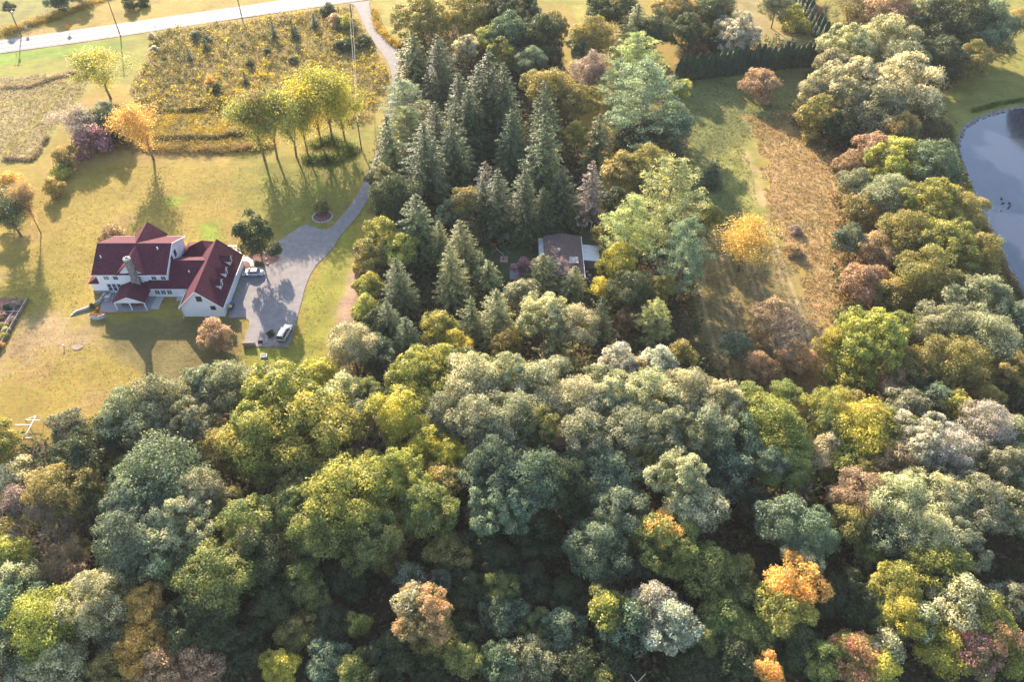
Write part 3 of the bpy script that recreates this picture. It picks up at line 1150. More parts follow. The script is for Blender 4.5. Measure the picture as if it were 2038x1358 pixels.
# ------------------------------------------------------------------ the farmhouse
def gable_roof(x0, x1, y0, y1, ze, zr, ridge='x', rc=None, t=0.18):
    """two sloping slabs; ridge 'x' or 'y'; rc = ridge line coordinate"""
    mb = MB()
    if ridge == 'x':
        rc = (y0 + y1) / 2 if rc is None else rc
        mb.prism([(y0, ze), (rc, zr), (rc, zr - t), (y0, ze - t)], 'x', x0, x1)
        mb.prism([(rc, zr), (y1, ze), (y1, ze - t), (rc, zr - t)], 'x', x0, x1)
    else:
        rc = (x0 + x1) / 2 if rc is None else rc
        mb.prism([(x0, ze), (rc, zr), (rc, zr - t), (x0, ze - t)], 'y', y0, y1)
        mb.prism([(rc, zr), (x1, ze), (x1, ze - t), (rc, zr - t)], 'y', y0, y1)
    return mb


def gable_wall(x0, x1, y0, y1, ze, zr, ridge='x', rc=None, t=0.2, z0=0.0):
    """closed body under a gable roof"""
    if ridge == 'x':
        rc = (y0 + y1) / 2 if rc is None else rc
        return MB().prism([(y0, z0), (y1, z0), (y1, ze - t), (rc, zr - t), (y0, ze - t)], 'x', x0, x1)
    rc = (x0 + x1) / 2 if rc is None else rc
    return MB().prism([(x0, z0), (x1, z0), (x1, ze - t), (rc, zr - t), (x0, ze - t)], 'y', y0, y1)


def window(parent, face, c, w, h, cols=2, rows=2, frame=M_trim, name='window'):
    """face: 's' (looks to -y), 'e' (+x), 'w' (-x), 'n'; c = centre on the wall plane"""
    def bx(mb, u0, u1, z0, z1, d0, d1):
        if face == 's': mb.box(c[0] + u0, c[0] + u1, c[1] - d1, c[1] - d0, c[2] + z0, c[2] + z1)
        if face == 'n': mb.box(c[0] + u0, c[0] + u1, c[1] + d0, c[1] + d1, c[2] + z0, c[2] + z1)
        if face == 'e': mb.box(c[0] + d0, c[0] + d1, c[1] + u0, c[1] + u1, c[2] + z0, c[2] + z1)
        if face == 'w': mb.box(c[0] - d1, c[0] - d0, c[1] + u0, c[1] + u1, c[2] + z0, c[2] + z1)
    f = MB()
    b = .07
    bx(f, -w / 2 - b, w / 2 + b, h / 2, h / 2 + b, .003, .08)
    bx(f, -w / 2 - b, w / 2 + b, -h / 2 - b, -h / 2, .003, .1)
    bx(f, -w / 2 - b, -w / 2, -h / 2, h / 2, .003, .08)
    bx(f, w / 2, w / 2 + b, -h / 2, h / 2, .003, .08)
    for i in range(1, cols): bx(f, -w / 2 + w * i / cols - .02, -w / 2 + w * i / cols + .02, -h / 2, h / 2, .03, .06)
    for i in range(1, rows): bx(f, -w / 2, w / 2, -h / 2 + h * i / rows - .02, -h / 2 + h * i / rows + .02, .031, .061)
    win = f.build(name, frame, parent)
    g = MB()
    bx(g, -w / 2, w / 2, -h / 2, h / 2, .004, .028)
    g.build('pane', M_glass, win)
    return win


house = empty('farmhouse', (0, 0, 0))
tag(house, 'white clapboard farmhouse with dark red roofs, stone chimney, porch and long garage wing', 'house')
# main block
gable_wall(-88.6, -73.5, 129.7, 141.9, 5.7, 8.9, 'x', 135.8).build('wall', M_siding, house)
main_roof = gable_roof(-89.1, -73.1, 129.1, 142.5, 5.7, 8.95, 'x', 135.8).build('roof', M_redroof, house)
MB().box(-89.05, -73.15, 128.96, 129.09, 5.46, 5.62).build('gutter', M_trim, house)
MB().box(-89.05, -73.15, 142.51, 142.64, 5.46, 5.62).build('gutter', M_trim, house)
MB().prism([(129.1, 5.5), (135.8, 8.75), (135.8, 8.95), (129.1, 5.7)], 'x', -73.09, -73.0).prism([(135.8, 8.75), (142.5, 5.5), (142.5, 5.7), (135.8, 8.95)], 'x', -73.09, -73.0).build('barge_board', M_trim, house)
# cross gable over the chimney and its twin at the back
gable_wall(-83.6, -77.8, 129.45, 135.0, 5.7, 8.7, 'y', -80.7).build('gable_wall', M_siding, house)
gable_roof(-84.0, -77.4, 129.0, 135.5, 5.68, 8.78, 'y', -80.7).build('gable_roof', M_redroof, house)
gable_wall(-83.9, -77.6, 136.0, 143.0, 5.7, 8.8, 'y', -80.8).build('gable_wall', M_siding, house)
gable_roof(-84.3, -77.3, 136.0, 143.4, 5.68, 8.97, 'y', -80.8).build('gable_roof', M_redroof, house)
# west bay with its own low roof
MB().box(-90.6, -88.61, 129.71, 136.5, 0, 2.9).build('bay_wall', M_siding, house)
MB().add([(-91.0, 129.4, 2.9), (-88.62, 130.6, 4.2), (-88.62, 136.0, 4.2), (-91.0, 137.0, 2.9), (-88.62, 129.4, 2.9), (-88.62, 137.0, 2.9)],
         [(0, 1, 2, 3), (0, 4, 1), (3, 2, 5), (0, 3, 5, 4), (1, 4, 5, 2)]).build('bay_roof', M_redroof, house)
MB().box(-90.7, -87.2, 129.5, 129.68, 0, .75).build('foundation', M_stone, house)
# roof vents
for x, y, z in ((-87.7, 132.8, 7.5), (-75.9, 134.6, 8.4)):
    MB().tube((x, y, z - .3), (x, y, z + .45), .09, .09, 8).tube((x, y, z - .08), (x, y, z + .02), .2, .12, 8).build('vent_pipe', M_white, main_roof)
# windows on the south face
for x, dark in ((-86.6, 0), (-84.6, 1), (-76.4, 1), (-74.4, 0)):
    window(house, 's', (x, 129.7, 4.6), 1.0, 1.35, 2, 2)
for x in (-82.3, -78.9):
    window(house, 's', (x, 129.45, 5.5), .75, .75, 1, 1)
for i in range(4):
    window(house, 's', (-86.7 + i * 1.06, 129.7, 1.75), .82, 1.9, 1, 2)
for y in (134.2, 136.4):
    window(house, 'e', (-73.5, y, 5.8), .9, 1.4, 1, 2, frame=simple('dark_shutter_red', (.12, .03, .04)) if y == 134.2 else bpy.data.materials['dark_shutter_red'])
window(house, 'w', (-88.6, 135.8, 5.0), 1.0, 1.3)
# chimney: shaft of single stones, pale cap stones
ch = MB().prism([(-80.75, 0), (-79.1, 0), (-79.1, 5.0), (-79.4, 5.6), (-79.4, 10.1), (-80.5, 10.1), (-80.5, 5.6), (-80.75, 5.0)], 'y', 128.35, 129.42).build('chimney', M_stone, house)
stone_me = []
for i in range(4):
    stone_me.append(MB().blob((0, 0, 0), (.19, .1, .13), 6, 4, .2).mesh('stone', M_stone))
for zz in np.arange(5.0, 10.0, .27):
    for k in range(4):
        x = -80.35 + k * .27 + random.uniform(-.04, .04)
        link('stone', stone_me[(k + int(zz * 9)) % 4], ch, (x, 128.35, zz + random.uniform(-.03, .03)))
    for k in range(3):
        link('stone', stone_me[(k + int(zz * 7)) % 4], ch, (-79.4, 128.55 + k * .33, zz), math.pi / 2)
for k in range(9):
    a = k * 2 * math.pi / 9
    MB().blob((-79.95 + .56 * math.cos(a), 128.88 + .52 * math.sin(a), 10.25), (.3, .27, .24), 6, 4, .2).build('cap_stone', M_stonecap, ch)
MB().box(-80.3, -79.6, 128.6, 129.15, 10.02, 10.2).build('flue', M_dark, ch)
# kitchen wing between main block and garage
gable_wall(-78.4, -64.5, 128.5, 138.6, 2.85, 6.0, 'x', 133.6).build('wing_wall', M_siding, house)
wr = MB()
wr.prism([(128.0, 2.75), (133.6, 6.05), (133.6, 5.87), (128.0, 2.57)], 'x', -73.45, -65.2)
wr.prism([(133.6, 6.05), (139.2, 2.75), (139.2, 2.57), (133.6, 5.87)], 'x', -73.45, -65.2)
wr.prism([(128.0, 2.76), (129.69, 3.76), (129.69, 3.58), (128.0, 2.58)], 'x', -78.6, -73.46)
wr = wr.build('wing_roof', M_redroof, house)
MB().tube((-69.2, 131.2, 4.3), (-69.2, 131.2, 5.1), .09, .09, 8).build('vent_pipe', M_white, wr)
MB().box(-78.5, -69.3, 127.86, 127.99, 2.52, 2.68).build('gutter', M_trim, house)
for x in (-76.2, -74.9, -73.6):
    window(house, 's', (x, 128.5, 1.5), 1.0, 1.35, 2, 3, frame=M_white)
MB().box(-71.6, -70.5, 128.4, 128.495, .1, 2.15).build('door', M_white, house)
MB().box(-72.2, -69.6, 127.2, 128.39, .02, .16).build('doorstep', M_concrete, house)
window(house, 's', (-69.9, 128.5, 2.0), .6, .5, 1, 1)
# north hip wing
MB().box(-73.3, -67.2, 138.7, 143.6, 0, 2.9).build('north_wall', M_siding, house)
MB().add([(-73.6, 138.0, 2.9), (-66.8, 138.0, 2.9), (-66.8, 144.0, 2.9), (-73.6, 144.0, 2.9), (-71.6, 139.8, 4.9), (-69.4, 142.0, 4.9)],
         [(0, 1, 5, 4), (1, 2, 5), (2, 3, 4, 5), (3, 0, 4), (0, 3, 2, 1)]).build('north_roof', M_redroof, house)
# garage wing
GR = -64.85
gable_wall(-68.9, -60.4, 122.3, 139.2, 2.85, 7.2, 'y', GR).build('garage_wall', M_siding, house)
gr = gable_roof(-69.3, -60.1, 121.95, 139.5, 2.75, 7.25, 'y', GR).build('garage_roof', M_redroof, house)
MB().prism([(-69.3, 2.55), (GR, 7.05), (GR, 7.25), (-69.3, 2.75)], 'y', 121.86, 121.945).prism([(GR, 7.05), (-60.1, 2.55), (-60.1, 2.75), (GR, 7.25)], 'y', 121.86, 121.945).build('barge_board', M_trim, house)
MB().box(-69.45, -69.31, 121.95, 139.5, 2.52, 2.68).build('gutter', M_trim, house)
MB().box(-60.09, -59.95, 121.95, 139.5, 2.52, 2.68).build('gutter', M_trim, house)
MB().tube((-69.38, 122.0, 2.5), (-68.98, 122.15, 2.1), .05).tube((-68.98, 122.15, 2.1), (-68.98, 122.15, .2), .05).tube((-68.98, 122.15, .2), (-68.98, 121.6, .08), .05).build('downspout', M_trim, house)
MB().tube((-73.2, 129.0, 5.5), (-73.4, 129.55, 5.1), .05).tube((-73.4, 129.55, 5.1), (-73.4, 129.55, 3.9), .05).build('downspout', M_trim, house)
window(house, 's', (-64.6, 122.3, 5.0), 1.0, 1.2, 2, 2, frame=simple('black_frame', (.03, .03, .035)))
window(house, 's', (-62.3, 122.3, 2.5), .9, .9, 2, 2, frame=bpy.data.materials['black_frame'])
for y in (126.0, 130.8, 135.6):
    d = MB().box(-60.39, -60.33, y - 1.35, y + 1.35, .05, 2.25).build('garage_door', M_white, house)
    for k in range(4):
        MB().box(-60.325, -60.3, y - 1.25, y + 1.25, .12 + k * .54, .56 + k * .54).build('panel', M_trim, d)
    MB().box(-60.36, -60.18, y - 1.9, y - 1.78, 1.9, 2.15).build('wall_lamp', M_dark, house)
# dormers on the east slope
sl = (7.25 - 2.75) / (-60.1 - GR)
def roofz(x): return 7.25 - (x - GR) * sl
for y in (127.3, 131.25, 135.2):
    xf = -61.35
    zb = roofz(xf)
    zt, zp = zb + 1.25, zb + 2.05
    xb_e = GR + (7.25 - zt) / sl
    xb_p = GR + (7.25 - zp) / sl
    d = MB()
    d.add([(xf, y - .85, zb), (xf, y + .85, zb), (xf, y + .85, zt), (xf, y, zp), (xf, y - .85, zt)], [(0, 1, 2, 3, 4)])
    d.add([(xf, y - .85, zb), (xf, y - .85, zt), (xb_e, y - .85, zt)], [(0, 1, 2)])
    d.add([(xf, y + .85, zb), (xf, y + .85, zt), (xb_e, y + .85, zt)], [(0, 2, 1)])
    d = d.build('dormer', M_siding, house)
    r = MB()
    r.add([(xf + .25, y - 1.05, zt - .1), (xf + .25, y, zp + .09), (xb_p - .1, y, zp + .09), (xb_e - .1, y - 1.05, zt - .1)], [(0, 1, 2, 3)])
    r.add([(xf + .25, y + 1.05, zt - .1), (xf + .25, y, zp + .09), (xb_p - .1, y, zp + .09), (xb_e - .1, y + 1.05, zt - .1)], [(3, 2, 1, 0)])
    r.build('dormer_roof', M_redroof, d)
    MB().box(xf + .003, xf + .03, y - .35, y + .35, zb + .3, zb + 1.15).build('dormer_window', M_glass, d)
    MB().add([(xf + .26, y - 1.08, zt - .2), (xf + .26, y, zp - .02), (xf + .26, y, zp + .12), (xf + .26, y - 1.08, zt - .06)], [(0, 1, 2, 3)]) \
        .add([(xf + .26, y + 1.08, zt - .2), (xf + .26, y, zp - .02), (xf + .26, y, zp + .12), (xf + .26, y + 1.08, zt - .06)], [(3, 2, 1, 0)]).build('dormer_trim', M_trim, d)
# porch: open gabled roof on posts over a deck
MB().prism([(-83.9, 2.62), (-80.5, 4.15), (-77.1, 2.62), (-77.1, 2.45), (-80.5, 3.98), (-83.9, 2.45)], 'y', 123.9, 129.3).build('porch_roof', M_redroof, house)
MB().add([(-83.7, 124.1, 2.45), (-77.3, 124.1, 2.45), (-80.5, 124.1, 3.9)], [(0, 1, 2)]).build('porch_gable', M_siding, house)
MB().box(-83.7, -77.3, 124.03, 124.2, 2.25, 2.44).box(-83.7, -83.55, 124.21, 129.2, 2.25, 2.44).box(-77.45, -77.3, 124.21, 129.2, 2.25, 2.44).build('porch_beam', M_trim, house)
for x in (-83.6, -80.5, -77.4):
    MB().box(x - .09, x + .09, 124.03, 124.21, .21, 2.24).build('post', M_trim, house)
MB().box(-83.8, -76.9, 123.8, 129.4, 0, .2).build('porch_floor', simple('porch_boards', (.3, .28, .3), .8, .15, 4), house)
for i in range(9):
    x = -83.6 + i * .77
    if 2 <= i <= 7: continue
MB().box(-76.9, -75.2, 124.6, 128.4, 0, .14).build('side_step', M_concrete, house)
# pale terrace behind
MB().box(-67.0, -62.0, 139.8, 144.8, .0, .16).build('terrace', M_concrete, house)
for x in np.linspace(-66.8, -63.2, 5):
    MB().box(x - .06, x + .06, 144.6, 144.72, .16, 1.2).build('terrace_post', M_white, house)
MB().box(-66.86, -63.14, 144.58, 144.74, 1.21, 1.3).build('terrace_rail', M_white, house)

# patio in front of the west part of the house
sheet('patio', np.array([(-87.4, 123.5), (-83.82, 123.5), (-83.82, 129.45), (-88.4, 129.45)]), .13, M_patio)['kind'] = 'structure'

# walkway and mulch bed at the garage corner
mulch = poly([(482, 520), (500, 507), (525, 497), (536, 500), (548, 505), (556, 513), (552, 521), (541, 526), (522, 531), (488, 533)])
o = sheet('mulch_bed', mulch, .135, M_mulch); tag(o, kind='structure')
walk = [(480, 513), (494, 512), (503, 518), (506, 530), (499, 531), (497, 524), (490, 520), (481, 521)]
o = sheet('curved_walkway', poly(walk), .142, M_concrete); tag(o, kind='structure')
for i, (px, py) in enumerate(((531, 517), (533, 527), (545, 508), (549, 510), (529, 506))):
    x, y = G(px, py)
    o = MB().blob((0, 0, .12), (.3, .22, .2), 7, 5, .2).build('boulder', M_stonecap, None, False, (x, y, .13))
    tag(o, ['pale boulder right of the bed tree', 'pale boulder at the near rim of the mulch bed', 'small stone near the tip of the mulch bed', 'outermost stone at the tip of the mulch bed', 'small stone behind the bed tree'][i], 'rock')
for i, (px, py, pal) in enumerate(((512, 526, 'dg'), (521, 527, 'dg'), (498, 505, 'tn'))):
    plant('u', px, py, 5, pal, 1.0, ['round green shrub in the mulch bed by the walkway', 'round green shrub in the mulch bed beside the tree trunk', 'low russet shrub at the back of the mulch bed'][i])
# ring bed
x, y = G(642, 432)
rb = empty('ring_bed', (x, y, .05)); tag(rb, 'round stone-edged flower bed beside the driveway bend', 'flower bed')
MB().tube((0, 0, 0), (0, 0, .12), 2.3, 2.2, 20).build('soil', M_mulch, rb)
for k in range(22):
    a = k * 2 * math.pi / 22
    MB().blob((2.35 * math.cos(a), 2.35 * math.sin(a), .08), (.3, .24, .16), 5, 4, .15).build('stone', M_stonecap, rb)

# ------------------------------------------------------------------ cabin in the clearing
cab = empty('cabin'); tag(cab, 'brown-roofed cabin standing in the shaded forest clearing', 'cabin')
M_cabwall = siding('cabin_boards', (.33, .29, .27))
gable_wall(7.8, 15.0, 131.6, 145.0, 3.3, 4.1, 'y', 11.0).build('wall', M_cabwall, cab)
cr = gable_roof(7.1, 15.7, 131.0, 145.6, 3.3, 4.2, 'y', 11.0).build('roof', M_brownroof, cab)
MB().box(6.0, 7.3, 133.5, 145.5, 2.7, 2.85).build('lean_to_roof', M_metal, cab)
MB().box(6.3, 7.79, 133.8, 145.2, 0, 2.69).build('lean_to_wall', M_cabwall, cab)
MB().box(15.71, 15.85, 131.0, 145.6, 3.08, 3.25).build('gutter', M_trim, cab)
for x, y, r in ((10.4, 139.3, .28), (10.3, 134.2, .3)):
    zz = 4.2 - (11 - x) * .23
    MB().tube((x, y, zz - .3), (x, y, zz + .5), r * .7, r * .7, 10).tube((x, y, zz + .5), (x, y, zz + .75), r * 1.2, r * .4, 10).build('vent_cap', M_white, cr)
MB().box(12.6, 14.6, 135.2, 137.4, 3.74, 3.95).build('roof_patch', simple('faded_patch', (.36, .34, .33)), cr)
window(cab, 's', (12.9, 131.6, 2.0), 1.0, 1.0)
MB().box(11.0, 12.0, 131.5, 131.595, .1, 2.1).build('door', M_glass, cab)
MB().box(10.3, 13.4, 129.6, 131.45, 0, .2).build('doorstep', M_concrete, cab)
MB().box(-.5, 6.2, 133.9, 137.6, 0, .45).build('deck', simple('deck_boards', (.26, .23, .24), .8, .2, 4), cab)
sx = empty('shed'); tag(sx, 'small shed with pale ribbed metal roof against the cabin', 'shed')
MB().box(15.9, 19.2, 138.0, 142.8, 0, 2.2).build('wall', M_cabwall, sx)
MB().prism([(15.87, 2.75), (19.6, 2.3), (19.6, 2.38), (15.87, 2.83)], 'y', 137.6, 143.2).build('roof', M_metal, sx)
rib = MB().prism([(15.88, 2.832), (19.58, 2.385), (19.58, 2.435), (15.88, 2.885)], 'y', -.03, .03).mesh('rib', M_metal)
for k in range(8):
    link('rib', rib, sx, (0, 137.9 + k * .72, 0))
for k in range(5):
    x, y = G(1168 + (k % 2) * 5, 541 + k * 7)
    tag(MB().tube((0, 0, 0), (0, 0, .07), .4, .4, 8).build('stepping_stone', M_concrete, None, False, (x, y, .05)),
        'round pale paving stone in the path beside the cabin', 'paving stone', 'stepping stones beside the cabin')
x, y = G(1003, 517)
fp = empty('brick_pad', (x, y, .05)); tag(fp, 'square orange brick pad on the grass left of the cabin', 'brick pad')
M_pad = simple('orange_brick', (.42, .25, .18), .9, .2, 5)
pb = MB().box(-.21, .21, -.21, .21, 0, .1).mesh('brick', M_pad)
for i in range(4):
    for j in range(5):
        link('brick', pb, fp, (-.66 + i * .44, -.88 + j * .44, random.uniform(0, .015)))
MB().box(-.3, .1, -.1, .2, .12, .3).build('grate', M_dark, fp)
x, y = G(982, 490)
wb = empty('wheelbarrow', (x, y, 0)); tag(wb, 'orange tipped wheelbarrow on the grass near the brick pad', 'wheelbarrow')
M_orange = simple('orange_paint', (.55, .12, .03), .5)
MB().prism([(-.5, .35), (.55, .3), (.75, .7), (-.7, .75)], 'y', -.35, .35).build('tray', M_orange, wb)
MB().tube((.75, -.05, .2), (.75, .05, .2), .2, .2, 10).build('wheel', M_dark, wb)
MB().tube((-1.2, -.25, .55), (.7, -.1, .25), .03).build('handle', M_wood, wb)
MB().tube((-1.2, .25, .55), (.7, .1, .25), .03).build('handle', M_wood, wb)
hose = MB()
hp = [G(*q) for q in ((987, 495), (994, 501), (1000, 505), (1002, 509))]
for a, b_ in zip(hp, hp[1:]): hose.tube((a[0], a[1], .1), (b_[0], b_[1], .1), .04, .04, 5)
tag(hose.build('hose', M_white), 'thin pale hose from the wheelbarrow to the brick pad', 'hose')


# ------------------------------------------------------------------ vehicles
def loft(mb, secs):
    """secs: list of closed rings (equal count); skins them"""
    o = len(mb.v)
    n = len(secs[0])
    for s in secs: mb.v += [tuple(p) for p in s]
    for i in range(len(secs) - 1):
        for k in range(n):
            mb.f.append((o + i * n + k, o + i * n + (k + 1) % n, o + (i + 1) * n + (k + 1) % n, o + (i + 1) * n + k))
    mb.f.append(tuple(o + k for k in range(n))[::-1])
    mb.f.append(tuple(o + (len(secs) - 1) * n + k for k in range(n)))
    return mb


def ring(x, hw, z0, z1, rnd=.12, tuck=.92):
    """body section across the car at x"""
    w = hw
    return [(x, -w * tuck, z0), (x, w * tuck, z0), (x, w, z0 + (z1 - z0) * .35), (x, w * .98, z1 - rnd), (x, w * .86, z1), (x, -w * .86, z1), (x, -w * .98, z1 - rnd), (x, -w, z0 + (z1 - z0) * .35)]


def car(name, kind, loc, rz, label, paint):
    root = empty(name, loc, rz); tag(root, label, 'car')
    L, W, H = (4.75, .91, 1.42) if kind == 'sedan' else (4.9, .95, 1.75)
    b = MB()
    if kind == 'sedan':
        prof = [(-2.37, .62, .38, .60), (-2.28, .82, .28, .78), (-1.7, .9, .24, .92), (-1.0, .91, .24, .95), (0, .91, .24, .93), (.9, .91, .24, .9), (1.6, .9, .24, .82), (2.15, .84, .28, .68), (2.36, .66, .36, .54)]
        cab_ = [(-1.62, .80, .90, .935), (-.95, .76, .9, 1.36), (-.35, .74, .9, 1.42), (.25, .74, .9, 1.38), (1.15, .80, .88, .9)]
    else:
        prof = [(-2.42, .78, .42, .95), (-2.34, .92, .34, 1.02), (-1.5, .95, .3, 1.05), (-.5, .95, .3, 1.05), (.7, .95, .3, 1.04), (1.3, .95, .3, 1.0), (2.1, .92, .34, .92), (2.42, .78, .42, .75)]
        cab_ = [(-2.36, .84, 1.0, 1.1), (-2.1, .8, 1.0, 1.7), (-1.2, .79, 1.0, 1.76), (.1, .79, 1.0, 1.74), (.45, .8, 1.0, 1.66), (1.15, .86, .98, 1.02)]
    loft(b, [ring(*p_) for p_ in prof])
    b.build('body', paint, root, True)
    c = MB()
    def cring(x, hw, z0, z1):
        top = hw * .82 if z1 - z0 > .2 else hw * .96
        return [(x, -hw, z0), (x, hw, z0), (x, top, z1), (x, top * .8, z1 + .02), (x, -top * .8, z1 + .02), (x, -top, z1)]
    loft(c, [cring(*p_) for p_ in cab_])
    c.build('window', M_glass, root)
    # roof panel and pillars in body colour, just above the glass
    r = MB()
    rs = [p_ for p_ in cab_ if p_[3] > 1.3]
    loft(r, [[(x, -hw * .83, z1 - .02), (x, hw * .83, z1 - .02), (x, hw * .8, z1 + .03), (x, hw * .6, z1 + .055), (x, -hw * .6, z1 + .055), (x, -hw * .8, z1 + .03)] for x, hw, z0, z1 in rs])
    r.build('roof', paint, root)
    for s in (-1, 1):
        pl = MB()
        first, last = cab_[0], cab_[-1]
        pl.tube((first[0], s * first[1] * .97, first[3]), (rs[0][0], s * rs[0][1] * .83, rs[0][3]), .05, .05, 5)
        pl.tube((last[0], s * last[1] * .97, last[3]), (rs[-1][0], s * rs[-1][1] * .83, rs[-1][3]), .045, .045, 5)
        pl.tube((-.35, s * .79, .93), (-.35, s * rs[0][1] * .83, rs[0][3]), .05, .05, 5)
        pl.build('pillar', paint, root)
        MB().cbox((.95, s * (W + .08), .98), (.16, .16, .12)).build('mirror', paint, root)
        MB().blob((L / 2 - .16, s * .6, .62 if kind == 'sedan' else .8), (.14, .2, .09), 7, 5).build('headlight', M_white, root)
        MB().blob((-L / 2 + .1, s * .64, .7 if kind == 'sedan' else .92), (.08, .16, .1), 7, 5).build('tail_light', simple('tail_red', (.35, .02, .02), .3) if 'tail_red' not in bpy.data.materials else bpy.data.materials['tail_red'], root)
        for x in (-1.42, 1.42):
            wh = MB().tube((x, s * (W - .2), .33), (x, s * (W + .015), .33), .335, .335, 16).build('wheel', M_tyre, root)
            MB().tube((x, s * (W + .016), .33), (x, s * (W + .03), .33), .2, .2, 12).build('rim', M_metal, wh)
    MB().cbox((L / 2 - .02, 0, .42), (.1, 1.3, .16)).build('bumper', M_dark, root)
    if kind != 'sedan':
        for s in (-1, 1): MB().tube((-1.9, s * .6, 1.82), (.1, s * .6, 1.8), .03, .03, 5).build('roof_rail', M_dark, root)
        MB().cbox((-2.4, 0, .55), (.12, 1.6, .2)).build('rear_bumper', M_dark, root)
    return root


M_tyre = simple('tyre', (.03, .03, .03), .9)
M_silver = simple('silver_paint', (.55, .56, .58), .28, .03, 2, metal=.45, spec=.6)
M_greypaint = simple('light_grey_paint', (.5, .52, .5), .3, .05, 2, metal=.3, spec=.6)
x, y = G(505, 548)
car('sedan', 'sedan', (x, y, .125), math.pi + .02, 'silver sedan parked beside the mulch bed and garage', M_silver)
x, y = G(568, 668)
car('parked_car', 'suv', (x, y, .125), math.radians(79), 'pale grey estate car at the lower end of the parking court', M_greypaint)

# ------------------------------------------------------------------ yard things
x, y = G(461, 617)
def bin_(name, x, y, lid, body, label):
    r = empty(name, (x, y, .125), .1); tag(r, label, 'bin')
    MB().add([(-.25, -.28, 0), (.25, -.28, 0), (.25, .28, 0), (-.25, .28, 0), (-.34, -.36, 1.0), (.34, -.36, 1.0), (.34, .36, 1.0), (-.34, .36, 1.0)], [(0, 3, 2, 1), (4, 5, 6, 7), (0, 1, 5, 4), (1, 2, 6, 5), (2, 3, 7, 6), (3, 0, 4, 7)]).build('body', body, r)
    MB().prism([(-.38, 1.0), (.4, 1.0), (.36, 1.1), (-.3, 1.16)], 'x', -.37, .37).build('lid', lid, r)
    MB().tube((-.3, .4, .12), (-.24, .4, .12), .12, .12, 8).tube((.24, .4, .12), (.3, .4, .12), .12, .12, 8).build('wheel', M_tyre, r)
M_blue = simple('blue_plastic', (.04, .09, .33), .5)
M_yell = simple('yellow_plastic', (.75, .55, .03), .5)
bin_('recycling_bin', x, y - .1, M_yell, M_blue, 'blue wheeled bin with a bright yellow lid by the garage corner')
bin_('recycling_bin', x + .1, y + .95, M_blue, M_blue, 'blue wheeled bin with blue lid behind the yellow-lidded one')

# curved planter boat by the patio
x, y = G(196, 630)
pb_ = empty('curved_planter', (x, y, .0)); tag(pb_, 'curved stone planter full of flowers below the patio corner', 'planter')
prof = []
wall = MB()
for k in range(10):
    a0 = math.pi * (1.0 + k / 10); a1 = math.pi * (1.0 + (k + 1) / 10)
    p0 = (1.7 * math.cos(a0), 1.1 * math.sin(a0)); p1 = (1.7 * math.cos(a1), 1.1 * math.sin(a1))
    wall.add([(p0[0], p0[1], 0), (p1[0], p1[1], 0), (p1[0] * .82, p1[1] * .75, 0), (p0[0] * .82, p0[1] * .75, 0), (p0[0], p0[1], .9), (p1[0], p1[1], .9), (p1[0] * .82, p1[1] * .75, .9), (p0[0] * .82, p0[1] * .75, .9)], [(0, 3, 2, 1), (4, 5, 6, 7), (0, 1, 5, 4), (2, 3, 7, 6)])
wall.build('wall', M_stonecap, pb_)
MB().prism([(1.38 * math.cos(math.pi * (1 + k / 10)), .82 * math.sin(math.pi * (1 + k / 10))) for k in range(11)], 'z', .02, .75).build('soil', M_mulch, pb_)
for k in range(7):
    xx = -1.2 + k * .38
    yy = -.35 - .3 * math.sin(math.pi * k / 6)
    n_ = 40
    C_ = np.array((xx, yy, .95)) + rng.normal(0, .14, (n_, 3))
    link('flowers', quad_mesh('flowers', leaves(C_, np.tile(np.array((0, 0, .7)), (n_, 1)), .14, .2, .9), M_plant, {'rnd': rng.random(n_)}, np.tile(np.array([(.1, .2, .04), (.45, .08, .04), (.5, .2, .03), (.35, .12, .12)][k % 4]), (n_, 1))), pb_)
x, y = G(195, 617)
pk = empty('pumpkin', (x, y, .13)); tag(pk, 'bright orange pumpkin on the patio corner', 'pumpkin')
MB().blob((0, 0, .32), (.42, .42, .32), 12, 6, .04).build('rind', simple('pumpkin_skin', (.7, .22, .02), .5), pk, True)
MB().tube((0, 0, .6), (.03, 0, .78), .05, .03, 6).build('stem', M_wood, pk)
plant('u', 187, 616, 5.5, 'dg', 1.6, 'dark green potted shrub beside the pumpkin')
# retaining wall
rw = empty('retaining_wall'); tag(rw, 'low pale retaining wall running from the lawn up to the patio', 'wall')
pts_ = [G(142, 629), (G(152, 622)), G(184, 612), G(202, 600), G(212, 588)]
hs_ = [.15, .5, .6, .8, .9]
for (a, b_, h0, h1) in zip(pts_, pts_[1:], hs_, hs_[1:]):
    n_ = max(2, int(math.hypot(b_[0] - a[0], b_[1] - a[1]) / .7))
    for k in range(n_):
        s = (k + .5) / n_
        hh = h0 + (h1 - h0) * s
        cx, cy = a[0] + (b_[0] - a[0]) * s, a[1] + (b_[1] - a[1]) * s
        MB().cbox((cx, cy, hh / 2), (math.hypot(b_[0] - a[0], b_[1] - a[1]) / n_ - .02, .36, hh), math.atan2(b_[1] - a[1], b_[0] - a[0])).build('stone_block', M_stonecap, rw)
